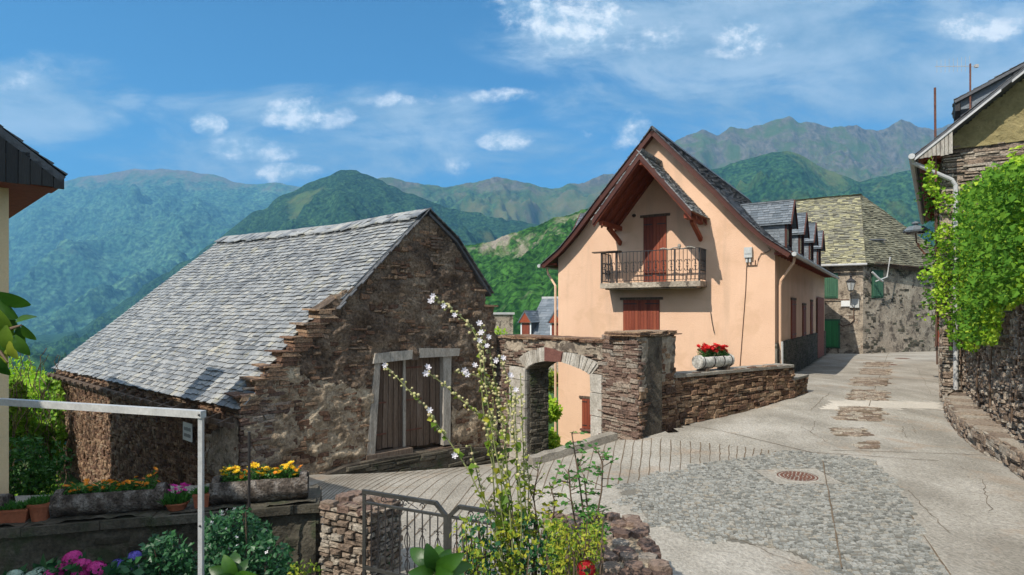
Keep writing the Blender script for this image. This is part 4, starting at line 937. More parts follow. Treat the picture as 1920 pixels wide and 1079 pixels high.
# ------------------------------------------------------------------ far house with lichen roof
Q = Vector((19.22,33,0)); LDf = Vector((-.88,.475,0)).normalized(); RDf = Vector((.93,.36,0)).normalized()
far = empty('old_house', (Q.x,Q.y,-2.3), 0, 'old house with lichen covered slate roof and green shutters at the top of the street', 'house')
ez = 2.6; Rl = 7.6; Ll = 9
A = P(1613,367,36.5); B = A+LDf*7+Vector((0,0,-.1)); Qe = Q+Vector((-.05,-.35,ez)); Re = Q+RDf*Rl+Vector((.2,-.35,ez-.1)); Le = Q+LDf*Ll+Vector((-.1,-.4,ez))
mb = MB()
fl = wallf(Q, LDf, 0, -1); fr_ = wallf(Q, RDf, 0, 1)
if (fl(0,0,1)-fl(0,0,0)).y > 0: fl = wallf(Q, LDf, 0, 1)
bkp = Q+RDf*Rl+Vector((-2.5,8,0)); bkl = Q+LDf*Ll+Vector((3,8,0))
pts = [Q, Q+RDf*Rl, bkp, bkl, Q+LDf*Ll]; mb.add([p+Vector((0,0,-4)) for p in pts]+[p+Vector((0,0,ez)) for p in pts], [(i,(i+1)%5,5+(i+1)%5,5+i) for i in range(5)]+[(9,8,7,6,5)], .4); mb.build('wall', m_render_old, far)
mb = MB(); stones(mb, fr_, 0, Rl, -2.6, 2.5, lambda a, b: fb(a*.8,b*.8,3) > .12 and R() < .7, rh=(.08,.18), rw=(.15,.4), dep=(-.02,.03)); mb.build('wall_stone', m_stone_dark, far)
mb = MB(); stones(mb, fl, 0, Ll, -2.6, 2.5, lambda a, b: fb(a*.8,b*.8,5) > .25 and R() < .6, rh=(.08,.18), rw=(.15,.4), dep=(-.02,.03)); mb.build('wall_stone', m_stone_pale, far)
def roofquad(name, p00, p10, p11, p01, mat, parent, wd=.3, hd=.2, fr=None, th=.02, jit=.015, deck=True):
    p00, p10, p11, p01 = map(Vector, (p00,p10,p11,p01)); L = max((p10-p00).length, (p11-p01).length); H = ((p01+p11)/2-(p00+p10)/2).length
    n = (p10-p00).cross(p01-p00); n = n if n.length > 1e-6 else (p10-p00).cross(p11-p00); n.normalize(); n = -n if n.z < 0 else n
    f_ = lambda u, v, d: (p00*(1-u/L)+p10*(u/L))*(1-min(v/H,1.02))+(p01*(1-u/L)+p11*(u/L))*min(v/H,1.02)+n*(d+.03*fb(u*.5,v*.5,1,3))
    mb = MB()
    if deck: q = [p00,p10,p11,p01]; mb.hexa([v-n*.08 for v in q]+[v-n*.01 for v in q], .3)
    # keep slate width constant by working in world lengths
    rows = int(H/hd)+1
    for j in range(rows):
        v = j*hd; Lv = ((p10-p00).length*(1-v/H)+(p11-p01).length*(v/H)); 
        if Lv <= .05: continue
        u = -U(0,wd)
        while u < Lv:
            ww = wd*U(.6,1.4); a = max(u,0)/Lv*L; b = min(u+ww,Lv)/Lv*L; g_ = .004*L/Lv
            if b-a > .01:
                t0 = th*U(1,2.2); dv = U(-jit,jit)
                mb.add([f_(a+g_,v+dv,t0), f_(b-g_,v+dv,t0), f_(b-g_,v+hd*1.4,.006), f_(a+g_,v+hd*1.4,.006), f_(a+g_,v+dv,t0-th), f_(b-g_,v+dv,t0-th)], [(0,1,2,3),(4,5,1,0),(5,2,1),(4,0,3)])
            u += ww
    return mb.build(name, mat, parent, fr)
m_moss2 = Mt('mossy_slate', [(.06,.055,.04),(.12,.115,.08),(.2,.19,.13),(.26,.25,.18)], scale=.9, w=.6, bscale=25, rough=.8)
roofquad('roof', Le, Qe, A, B, m_slate_moss, far, .24, .15, th=.035, jit=.035)
roofquad('roof', Qe, Re, A+Vector((.1,0,0)), A, m_moss2, far, .24, .15, th=.035, jit=.035)
roofquad('roof', Re, Vector((bkp.x,bkp.y,ez)), A+Vector((.1,.05,0)), A, m_moss2, far, .5, .3)
roofquad('roof', Vector((bkp.x,bkp.y,ez)), Vector((bkl.x,bkl.y,ez)), B, A, m_moss2, far, .6, .4)
mb = MB(); mb.tube([Le+Vector((0,-.1,-.03)), Qe+Vector((0,-.12,-.03))], .07, 8); mb.build('gutter', m_zinc, far)
fdo = lambda px, py: onplane(px, py, Q, RDf)
mb = MB()
a0, zz0 = fdo(1638,492); a1, zz1 = fdo(1692,452); c0 = fr_(a0, 2.55, -.35); c1 = fr_(a1*.5+a0*.5, 2.55, -.35); dd = Vector((.1,1.6,0))
h_ = 1.45; c1 = fr_(a0+1.5, 2.6, -.3); mb.hexa([c0, c1, c1+dd, c0+dd, c0+Vector((-.1,.25,h_)), c1+Vector((0,.25,h_)), c1+dd+Vector((0,0,h_)), c0+dd+Vector((0,0,h_))]); mb.build('chimney', m_render_old, far)
mb = MB(); c = fr_(a0+.7, 4.4, -1.0); mb.hexa([c+Vector(q) for q in [(-.95,-.5,-.35),(.9,-.4,-.35),(.9,.5,-.35),(-.95,.5,-.35),(-.9,-.4,-.28),(.85,-.35,-.28),(.85,.5,-.28),(-.9,.5,-.28)]]); mb.build('chimney_cap', m_slate_dark, far)
mb = MB(); 
for k in range(5): mb.tube([fr_(a0*.6+k*.0, 2.5+.05*k, .25+.03*k), fr_(Rl*.5, 2.3+.05*k, .3+.03*k), fr_(Rl, 2.42+.03*k, .25+.03*k)], .018, 5)
mb.build('cable', m_cable, far)
def fshut(fn, o, d, px0, px1, py0, py1, m, n=4, name='window'):
    a0, z1 = onplane(px0, py0, o, d); a1, _ = onplane(px1, py0, o, d); z0 = onplane(px0, py1, o, d)[1]; a0, a1 = min(a0,a1), max(a0,a1)
    mb = MB(); mb.prism([(a0-.08,z0-.08),(a1+.08,z0-.08),(a1+.08,z1+.1),(a0-.08,z1+.1)], fn, .03, .05, .2); w_ = mb.build(name, m_dgreen, far)
    mb = MB()
    for k in range(n): a = a0+(a1-a0)*k/n; b = a0+(a1-a0)*(k+1)/n; mb.prism([(a+.006,z0),(b-.006,z0),(b-.006,z1),(a+.006,z1)], fn, .052, .09)
    mb.build('shutter', m, w_)
    return a0, a1, z0, z1
fshut(fl, Q, LDf, 1546, 1572, 602, 650, m_green, 6); fshut(fl, Q, LDf, 1543, 1568, 516, 557, m_dgreen, 6); r_ = fshut(fr_, Q, RDf, 1635, 1653, 510, 556, m_dgreen, 4)
mb = MB(); mb.tube([fr_(r_[0]-.5, r_[2]+1.3, .4), fr_(r_[0]-.2, r_[2]+1.0, .5), fr_(r_[0]+.1, r_[2]+.8, .55)], .06, 8); mb.tube([fr_(r_[0]+.75, 3.0, .5), fr_(r_[0]+.5, 1.9, .5), fr_(r_[0]-.35, 1.65, .5)], .04, 6); mb.build('stovepipe', m_zinc, far)
a0, z0 = onplane(1577,575, Q, LDf); a1, z1 = onplane(1595,564, Q, LDf); mb = MB(); mb.prism([(min(a0,a1),z0),(max(a0,a1),z0),(max(a0,a1),z1),(min(a0,a1),z1)], fl, .04, .06, .8); mb.build('name_plate', m_white, far)
mb = MB(); a0, z0 = onplane(1597,578, Q, LDf); mb.prism([(a0-.35,z0+.02),(a0+.1,z0+.02),(a0+.1,z0+.5),(a0-.35,z0+.5)], fl, .04, .14, .8); mb.build('junction_box', m_pvc, far)
mb = MB(); p = [onplane(*q, Q, LDf) for q in [(1545,563),(1600,562),(1601,600),(1595,608),(1580,612),(1572,607)]]; mb.tube([fl(a, z, .08) for a, z in p], .03, 5); mb.build('cable', m_cable, far)

# wall lantern builder
def lantern(c, s, parent, label=None):
    mb = MB(); mb.lathe(c, [(.05*s,-.02*s),(.09*s,0),(.1*s,.03*s)], 6); mb.lathe(c, [(.2*s,.36*s),(.21*s,.38*s),(.06*s,.5*s),(.04*s,.56*s),(.06*s,.6*s),(.01*s,.64*s)], 6)
    for k in range(6):
        a = 2*math.pi*k/6; mb.bar((c[0]+.1*s*math.cos(a), c[1]+.1*s*math.sin(a), c[2]+.02*s), (c[0]+.18*s*math.cos(a), c[1]+.18*s*math.sin(a), c[2]+.37*s), .015*s)
    mb.build('lamp_head', m_iron, parent)
    mb = MB(); mb.lathe(c, [(.09*s,.03*s),(.17*s,.36*s)], 6, .5); mb.build('lamp_glass', m_pvc, parent)
a0, z0 = onplane(1595,545, Q, LDf); wl = empty('wall_lantern', fl(a0, z0, 0), 0, 'black wall lantern on the corner of the old house with green shutters', 'lamp', 'street lanterns')
lantern(fl(a0, z0-.05, .75), 1.35, wl); mb = MB(); mb.tube([fl(a0,z0-.5,.02), fl(a0,z0-.55,.45), fl(a0,z0-.3,.75), fl(a0,z0-.05,.75)], .025, 6); mb.tube([fl(a0,z0-.9,.02), fl(a0,z0-.55,.4)], .02, 6); mb.build('bracket', m_iron, wl)

# ------------------------------------------------------------------ distant slate house seen over the wall
DH = P(1010,600,52); dz_ = math.radians(-28); DF = frame((DH.x,DH.y,0), dz_)
dh = empty('distant_house', (DH.x,DH.y,-7), dz_, 'distant blue slate roofed house with small wooden dormers', 'house')
mb = MB(); mb.box(-1.5,12,.3,9,-9,-2.9,.5); mb.build('wall', m_render_old, dh, DF)
mb = MB(); mb.prism([(.3,-2.9),(9,-2.9),(4.6,1.2)], lambda a, b, d: Vector((d, a, b)), -1.45, 11.9, .5); mb.build('gable', m_render_old, dh, DF)
roofquad('roof', (-1.8,-.1,-3.1), (12.3,-.1,-3.1), (12.3,4.6,1.3), (-1.8,4.6,1.3), m_slate_blue, dh, .5, .35, DF)
roofquad('roof', (12.3,9.3,-3.1), (-1.8,9.3,-3.1), (-1.8,4.6,1.3), (12.3,4.6,1.3), m_slate_blue, dh, .5, .35, DF)
mb = MB(); mb.box(-1.8,12.3,4.45,4.75,1.22,1.42,.5); mb.build('ridge_cap', m_zinc, dh, DF)
for x in (-2.15, .75, 4.2):
    yy = .9; mb = MB(); mb.box(x, x+1.0, yy, yy+2.5, -2.4, -.75, .5); mb.prism([(x,-.75),(x+1,-.75),(x+.5,-.05)], hh, yy+.02, yy+3.4, .5); d = mb.build('dormer', m_slate_dark, dh, DF)
    roofquad('dormer_roof', (x-.2,yy-.35,-.95), (x-.2,yy+3.3,-.95), (x+.5,yy+3.8,.1), (x+.5,yy-.35,.1), m_slate_blue, d, .4, .25, DF); roofquad('dormer_roof', (x+1.2,yy+3.3,-.95), (x+1.2,yy-.35,-.95), (x+.5,yy-.35,.1), (x+.5,yy+3.8,.1), m_slate_blue, d, .4, .25, DF)
    mb = MB(); mb.box(x+.03,x+.97,yy-.05,yy-.002,-2.3,-.8,.5); mb.prism([(x-.15,-.95),(x+1.15,-.95),(x+.5,0)], hh, yy-.3, yy-.22, .6); mb.build('dormer_front', m_redbeam, d, DF)
    mb = MB(); mb.box(x+.15,x+.85,yy-.08,yy-.052,-2.1,-1.05,.2); mb.build('shutter', m_redwood, d, DF)
    mb = MB(); mb.box(x-.02,x+.1,yy-.09,yy-.053,-2.3,-.8,.8); mb.box(x+.9,x+1.02,yy-.09,yy-.053,-2.3,-.8,.8); mb.box(x-.1,x+1.1,yy-.1,yy-.054,-2.45,-2.3,.8); mb.box(x+.1,x+.9,yy-.09,yy-.053,-1.0,-.85,.8); mb.build('dormer_frame', m_white, d, DF)
gw2 = empty('garden_wall', P(940,600,40), 0, 'pale rendered garden wall with a white coping right of the barn', 'wall')
mb = MB(); c = P(918,586,40); e = P(962,586,40); mb.box(c.x, e.x, 40, 40.4, -7, c.z-.15, .5); mb.build('wall_face', m_render_old, gw2)
mb = MB(); mb.box(c.x-.1, e.x+.1, 39.9, 40.5, c.z-.147, c.z+.0, .5); mb.build('coping', m_zinc, gw2)
# ------------------------------------------------------------------ right building
KR = P(1766,585,15.6); RX = Vector((.817,-.576,0)); RY = Vector((.576,.817,0)); RRZ = math.atan2(-.576,.817); RF = frame(KR, RRZ)
rb = empty('village_house', (KR.x,KR.y,-2.4), RRZ, 'stone village house with ochre gable and wide dark eaves at the right edge', 'house')
rx_ = lambda px, py, yo=0: onplane(px, py, KR+RY*yo, RX)
OVH = -.6
ea, ez_ = rx_(1715,292,OVH); va, vz = rx_(1919,128,OVH); RS = (vz-ez_)/(va-ea)
RG = 3.9   # ridge position
rz0 = lambda a: ez_+RS*(a-ea) if a < RG else ez_+RS*(2*RG-a-ea)
mb = MB(); mb.prism([(0,-4),(2*RG,-4),(2*RG,rz0(0)-.1),(RG,rz0(RG)-.1),(0,rz0(0)-.1)], hh, 0, 13, .5); mb.build('wall', m_mortar, rb, RF)
zo = rx_(1790,281)[1]
gfr = lambda a, b, d: Vector((a, -d, b))
mb = MB(); stones(mb, gfr, 0, 6, -2.5, zo-.02, None, rh=(.05,.13), rw=(.2,.6), dep=(.0,.07), curve=.12); mb.build('gable_stone', m_stone_pale, rb, RF)
mb = MB(); grid_render(mb, gfr, .02, 7.2, zo, 6, lambda a, b: b < rz0(a)-.12, st=.06, lo=.05, amp=.03, seed=3, sc_=3); mb.build('gable_render', m_ochre, rb, RF, smooth=True)
sdr = lambda a, b, d: Vector((-d, a, b))
mb = MB(); stones(mb, sdr, 0, 13, -2.9, rz0(0)-.2, None, rh=(.06,.13), rw=(.2,.5), dep=(.0,.06)); mb.build('side_stone', m_stone_pale, rb, RF)
for s in (1, -1):
    xe_ = ea if s == 1 else 2*RG-ea
    roofquad('roof', (xe_,OVH-.05,ez_), (xe_,13.5,ez_), (RG,13.5,rz0(RG)), (RG,OVH-.05,rz0(RG)), m_slate_dark, rb, .28, .18, RF)
mb = MB()
for k in range(26): y = OVH+.06+k*.53; mb.box(ea+.1, .0, y, y+.06, ez_-.02, ez_+.08)
for k in range(12): mb.box(ea+.06+k*.06, ea+.06+k*.06+.05, OVH+.02, 13.4, ez_-.045+k*.035, ez_-.03+k*.035)
mb.build('soffit', m_redwood, rb, RF)
mb = MB()   # verge: pale metal strip over boards
for a, b in ((ea,1.15),(1.35,RG)):
    p = [(a, OVH-.07, rz0(a)-.14), (b, OVH-.07, rz0(b)-.14)]; mb.hexa([Vector(p[0]), Vector(p[1]), Vector(p[1])+Vector((0,.03,0)), Vector(p[0])+Vector((0,.03,0))]+[Vector(p[0])+Vector((0,0,.06)), Vector(p[1])+Vector((0,0,.06)), Vector(p[1])+Vector((0,.03,.06)), Vector(p[0])+Vector((0,.03,.06))], .5)
mb.build('verge_strip', m_zinc, rb, RF)
mb = MB()
for k in range(9): a = ea+.03+k*.085; mb.box(a, a+.075, OVH-.04, OVH-.015, ez_-.09+U(-.02,.02), rz0(a)-.02)
mb.build('verge_board', m_greywood, rb, RF)
mb = MB(); mb.tube([(ea-.06,OVH-.1,ez_-.03),(ea-.06,13.5,ez_-.03)], .075, 8, .5); mb.build('gutter', m_zinc, rb, RF)
pa = rx_(1792,338,-.12)[0]; pz_ = rx_(1790,340,-.12)[1]
mb = MB(); mb.tube([(ea-.06,OVH+.0,ez_-.06),(ea-.04,OVH+.1,ez_-.16),(pa-.08,-.16,pz_+.03),(pa,-.13,pz_-.12),(pa,-.12,-2.2),(pa-.06,-.2,-2.32),(pa-.25,-.3,-2.36)], .055, 10, .8)
for z in (1.4,-.6,-1.7): mb.lathe((pa,-.12,z), [(.062,0),(.062,.05)], 10)
mb.build('downpipe', m_zinc, rb, RF)
mb = MB(); mb.box(-.1,-.02,4.2,5.3,-.95,.35,.3); rdoor = mb.build('door', m_redwood, rb, RF)
mb = MB(); mb.box(-.16,-.02,4.1,5.4,-1.1,-.96,.3); mb.build('sill', m_brick, rdoor, RF)
mb = MB(); mb.tube([(-.12,.3,4.2),(-.1,.3,1.5),(-.12,.3,-.9)], .025, 6); mb.tube([(-.14,.42,2.7),(-.12,.42,.8),(-.1,.42,-1.4)], .02, 6); mb.build('cable', m_cable, rb, RF)
# dormer high on its street side roof
mb = MB(); x_a, zt_ = rx_(1800,198,1.2); x_b, zb_ = rx_(1893,142,1.2)
d0, d1 = .7, 2.1
mb.hexa([(x_a,d0,zt_-.25),(x_b,d0,zt_-.25),(x_b,d1,zt_-.25),(x_a,d1,zt_-.25),(x_a,d0,zt_+.02),(x_b,d0,zb_-.05),(x_b,d1,zb_-.05),(x_a,d1,zt_+.02)], .5); rd = mb.build('dormer', m_slate_blue, rb, RF)
roofquad('dormer_roof', (x_a-.15,d0-.15,zt_-.02), (x_a-.15,d1+.15,zt_-.02), (x_b+.3,d1+.15,zb_+.1), (x_b+.3,d0-.15,zb_+.1), m_slate_dark, rd, .25, .16, RF)
mb = MB(); mb.box(x_a-.12,x_a-.01,d0-.1,d1+.1,zt_-.3,zt_-.06); mb.build('dormer_front', m_darkboard, rd, RF)
ae = empty('tv_antenna', KR+RX*(x_a+.25)+RY*.6+Vector((0,0,zt_-.2)), 0, 'rusty television antenna mast above the dormer of the ochre gabled house', 'antenna')
b_ = KR+RX*(x_a+.2)+RY*.6; zt2 = (HY-120)/F*b_.y
mb = MB(); mb.tube([(b_.x,b_.y,zt_-.9),(b_.x,b_.y,zt2)], .022, 8); mb.build('mast', m_rust, ae)
mb = MB(); c_ = Vector((b_.x,b_.y,zt2-.06)); mb.bar(c_+Vector((-.85,.1,.03)), c_+Vector((.2,0,0)), .012)
for k in range(9): q = c_+Vector((-.8+k*.1,.1-.01*k,.03)); mb.bar(q+Vector((0,0,-.16)), q+Vector((0,0,.16+.01*k)), .005)
mb.box(c_.x+.12,c_.x+.2,c_.y-.03,c_.y+.03,c_.z-.04,c_.z+.04); mb.build('boom', m_zinc, ae)
pm = P(1753,165,15.4); mb = MB(); mb.tube([(pm.x,pm.y,pm.z),(pm.x+.01,pm.y,pm.z-1.2),(pm.x+.02,pm.y,pm.z-2.4)], .028, 8, .1); tag(mb.build('mast_pole', m_rust, loc=(pm.x,pm.y,pm.z-2.4)), 'bare rusty pole standing at the eaves of the right house', 'pole')
# hooded street lamp
lc = P(1717,436,17.6); wl = KR+RY*2.1
sl_ = empty('hooded_street_lamp', (wl.x, wl.y, lc.z), 0, 'street lamp with a flat metal hood hanging from the house on the right', 'lamp', 'street lanterns')
mb = MB(); mb.lathe(lc, [(.31,0),(.33,.05),(.2,.17),(.07,.19),(.06,.24),(.11,.25),(.1,.29),(.02,.32)], 8, .5); mb.build('hood', m_slate_blue, sl_)
mb = MB(); mb.lathe(lc+Vector((0,0,-.05)), [(.2,0),(.27,.05)], 10, .5); mb.build('lamp_glass', m_glass, sl_)
mb = MB(); mb.tube([lc+Vector((.0,0,-.03)), lc+Vector((0.02,0,-.3)), lc+Vector((.2,0,-.45)), wl+Vector((-.02,0,lc.z-.5))], .022, 6); mb.tube([lc+Vector((.2,0,-.62)), wl+Vector((0,0,lc.z-.7))], .02, 6); mb.tube([lc+Vector((.05,0,-.38)), lc+Vector((.35,0,-.72)), wl+Vector((0,0,lc.z-.9))], .02, 6); mb.build('bracket', m_rust, sl_)

# ------------------------------------------------------------------ retaining wall and stone bench
R1 = Vector((11.45,15.2,0)); RWD = Vector((-.5,-.865,0)).normalized(); rwf = wallf(R1, RWD)
if (rwf(0,0,1)-rwf(0,0,0)).x > 0: rwf = wallf(R1, RWD, 0, -1)
rw = empty('retaining_wall', (R1.x,R1.y,-2.4), 0, 'tall rough dry stone retaining wall under the green vine', 'wall')
mb = MB(); mb.prism([(.35,-4),(13.5,-4),(13.5,1.2),(.35,1.2)], rwf, -7.5, -.6, .4); mb.build('earth_terrace', m_mortar, rw)
mb = MB(); mb.prism([(-.3,-4),(13.5,-4),(13.5,1.25),(-.3,1.25)], rwf, -.59, -.03, .4); mb.build('wall_core', m_mortar_pale, rw)
mb = MB(); stones(mb, rwf, -.2, 13.4, -2.9, 1.2, None, rh=(.05,.13), rw=(.06,.22), dep=(-.04,.09), gap=.012, curve=.3); mb.build('wall_stone', m_stone_pale, rw)
mb = MB(); mb.prism([(-.9,1.253),(13.5,1.253),(13.5,1.32),(-.9,1.32)], rwf, -.65, .05, .4); mb.build('wall_top', m_stone_dark, rw)
be = empty('stone_bench', rwf(3,-2.4,.3), 0, 'low stone kerb with flagstone top along the foot of the retaining wall', 'stone kerb')
bpts = []
for a, o in [(.0,.30),(1.0,.55),(2.5,.62),(4.0,.6),(5.5,.5),(6.4,.34),(8,.2)]:
    p = rwf(a, 0, o); bpts.append((a, o, G(p.x,p.y)))
def bz(a): return float(np.interp(a, [b[0] for b in bpts], [b[2] for b in bpts]))
def bo(a): return float(np.interp(a, [b[0] for b in bpts], [b[1] for b in bpts]))
HB_ = .3
mb = MB(); stones(mb, lambda a, b, d: rwf(a, bz(a)+b, bo(a)+d), .0, 7.9, -.3, HB_, None, rh=(.06,.12), rw=(.1,.26), dep=(-.02,.05)); 
for k in range(2): stones(mb, lambda a, b, d: rwf(.0-d, bz(0)+b, a), 0, .3, -.3, HB_, None, rh=(.06,.12), rw=(.1,.2))
mb.build('kerb_stone', m_stone_pale, be)
mb = MB(); a = .0
while a < 7.9:
    w_ = U(.35,.75); z = max(bz(a), bz(a+w_))+HB_; i = rwf(a+.01, z, -.0), rwf(a+w_-.01, z, 0); o = rwf(a+w_-.01, z, bo(a+w_)+.02), rwf(a+.01, z, bo(a)+.02+U(-.03,.03))
    q = [i[0], i[1], o[0], o[1]]; mb.hexa([v-Vector((0,0,.1)) for v in q]+[v+Vector((0,0,U(.0,.02))) for v in q]); a += w_
mb.build('flagstone', m_stone_pale, be)

# ------------------------------------------------------------------ left building
LC = Vector((-5.26,6.3,0)); LRZ = math.radians(47); LF = frame(LC, LRZ)
lb = empty('left_house', (LC.x,LC.y,-3.2), LRZ, 'cream house cut by the left edge with dark boarded verge', 'house')
LS = .78; le = 1.42
mb = MB(); lz = lambda a: le+LS*(.4-a)
mb.prism([(-12,-6),(0,-6),(0,lz(0)-.1),(-6,lz(-6)-.1),(-12,lz(0)-.1)], hh, 0, 11.2, .5); mb.build('wall', m_beige, lb, LF)
mb = MB(); mb.box(-13,-6.5,-6,3.15,-6,3.2,.5); mb.box(-13.3,-6.35,-6.3,3.3,3.21,3.35,.3); mb.build('unseen_shade_block', m_beige, lb)  # out-of-view block added beside the house to shade the garden corner
roofquad('roof', (.42,-.4,le), (.42,11.5,le), (-6,11.5,lz(-6)), (-6,-.4,lz(-6)), m_slate_dark, lb, .25, .16, LF)
roofquad('roof', (-12.42,11.5,le), (-12.42,-.4,le), (-6,-.4,lz(-6)), (-6,11.5,lz(-6)), m_slate_dark, lb, .5, .3, LF)
for k in range(30):
    if k == 0: mb = MB()
    a = .4-k*.095; mb.box(a-.09, a, -.4, -.375, le-.13+U(-.008,.008), lz(a)-.03)
mb.build('verge_board', m_darkboard, lb, LF)
mb = MB(); mb.box(-3,.36,-.36,-.0,le-.13,le-.11,.4); mb.box(.0,.36,-.36,11.3,le-.105,le-.09,.4); mb.build('soffit', m_redwood, lb, LF)
for k, y in enumerate((3.6, 5.5)):
    mb = MB(); mb.box(-1.1,-.35,y,y+.75,le,le+1.75+.2*k); mb.box(-1.2,-.25,y-.08,y+.83,le+1.75+.2*k,le+1.83+.2*k); mb.build('chimney', m_render_old, lb, LF)

# ------------------------------------------------------------------ terrace wall, piers, gate
T0 = P(-60,990,5.55); T1 = P(600,941,6.36); T0.z = T1.z = 0; TD = (T1-T0).normalized(); TL = (T1-T0).length; TZ = -2.0; tf = wallf(T0, TD)
tw = empty('terrace_wall', (T0.x,T0.y,-3.4), 0, 'dark damp terrace wall carrying the log planters and pots', 'wall')
mb = MB(); mb.prism([(0,-5),(TL,-5),(TL,TZ-.09),(0,TZ-.09)], tf, -.5, -.03, .4); mb.build('wall_core', m_mortar, tw)
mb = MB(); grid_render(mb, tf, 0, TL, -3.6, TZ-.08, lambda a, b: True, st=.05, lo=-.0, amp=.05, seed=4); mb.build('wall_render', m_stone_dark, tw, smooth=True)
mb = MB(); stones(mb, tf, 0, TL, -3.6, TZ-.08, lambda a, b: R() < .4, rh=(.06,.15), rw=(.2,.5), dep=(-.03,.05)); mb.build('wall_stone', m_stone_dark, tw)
mb = MB(); a = 0
while a < TL:
    w_ = U(.4,.8); w_ = min(w_, TL-a); p = [tf(a, TZ-.088, .08+U(-.02,.03)), tf(a+w_-.006, TZ-.088, .08+U(-.02,.03)), tf(a+w_-.006, TZ-.088, -.56), tf(a, TZ-.088, -.56)]
    mb.hexa(p+[v+Vector((0,0,.085+U(-.006,.006))) for v in p]); a += w_
mb.build('coping', m_stone_dark, tw)
mb = MB(); grid_render(mb, lambda a, b, d: tf(a, TZ+d, b), 0, TL, -.6, .1, lambda a, b: True, st=.05, lo=.0, amp=.02, seed=6); mb.build('wall_top', m_stone_dark, tw, smooth=True)
GA = P(683,585,5.9); GDv = Vector((.904,-.428,0)).normalized()
gp_ = empty('gate_pier', P(645,950,6.2), 0, 'squat rubble pier with flat pinkish top left of the iron gate', 'pier')
g0 = P(602,585,6.28); g1_ = P(682,585,6.0); gd_ = (g1_-g0).normalized(); gn = Vector((-gd_.y,gd_.x,0)); gL = (g1_-g0).length+.06; gf = wallf(g0, gd_)
mb = MB(); mb.hexa(q4(g0, gd_, gn, .03, gL, .03, .5, -3.4, -2.02), .4); mb.build('pier_core', m_mortar, gp_)
mb = MB(); stones(mb, gf, 0, gL, -3.3, -2.03, None, rh=(.03,.085), rw=(.07,.24), dep=(-.01,.05), curve=.08); stones(mb, lambda a, b, d: g0+gd_*(gL+d)+gn*a+Vector((0,0,b)), 0, .5, -3.3, -2.03, None, rh=(.03,.085), rw=(.07,.2)); mb.build('pier_stone', m_stone_pale, gp_)
def crazy(mb, o, u, v, L, W, z, n, th=.06):
    """irregular flat stones packed on a top surface"""
    cells = []; k = 0
    st = math.sqrt(L*W/n)
    for i in range(int(math.ceil(L/st))):
        for j in range(int(math.ceil(W/st))):
            a = (i+.5)*L/math.ceil(L/st)+U(-.2,.2)*st; b = (j+.5)*W/math.ceil(W/st)+U(-.2,.2)*st; m_ = random.randint(5, 7); rr = st*.52; ph = U(0,6)
            q = [(min(max(a+rr*U(.8,1.08)*math.cos(ph+6.283*t_/m_),-.02),L+.02), min(max(b+rr*U(.8,1.08)*math.sin(ph+6.283*t_/m_),-.02),W+.02)) for t_ in range(m_)]
            h = th+U(-.015,.015)
            vs = [o+u*x+v*y+Vector((0,0,z)) for x, y in q]+[o+u*(a+(x-a)*.92)+v*(b+(y-b)*.92)+Vector((0,0,z+h)) for x, y in q]
            mb.add(vs, [tuple(range(m_, 2*m_))]+[(t_, (t_+1)%m_, m_+(t_+1)%m_, m_+t_) for t_ in range(m_)])
mb = MB(); crazy(mb, g0-gn*.04, gd_, gn, gL, .54, -2.03, 7); mb.build('pier_top', m_stone_red, gp_)
rp_ = empty('garden_wall', Vector((.75,5.5,-2.6)), 0, 'low broad stone wall with reddish crazy paved top in the foreground', 'wall')
mb = MB(); mb.hexa([Vector(q) for q in [(.3,4.5,-3.4),(1.19,4.6,-3.4),(1.24,5.75,-3.4),(.3,5.95,-3.4),(.3,4.5,-1.98),(1.17,4.6,-1.98),(1.22,5.75,-1.98),(.3,5.95,-1.98)]], .4); mb.build('wall_core', m_mortar_pale, rp_)
mb = MB(); crazy(mb, Vector((.3,4.55,0)), Vector((1,.03,0)), Vector((.03,1,0)), .9, 1.3, -1.99, 34, .045); mb.build('wall_top', m_stone_red, rp_)
mb = MB(); stones(mb, wallf((.3,4.55,0),(1,.03,0)), 0, .9, -3.3, -1.99, None, rh=(.05,.11), rw=(.12,.35), dep=(.0,.05)); stones(mb, lambda a, b, d: Vector((1.2+d, 4.6+a, b)), 0, 1.2, -3.3, -1.99, None, rh=(.05,.11), rw=(.12,.35), dep=(-.01,.03)); stones(mb, lambda a, b, d: Vector((.3+a, 5.88-a*.15+d, b)), 0, .92, -3.3, -1.99, None, rh=(.05,.11), rw=(.12,.35), dep=(-.01,.03)); mb.build('wall_stone', m_stone_red, rp_)
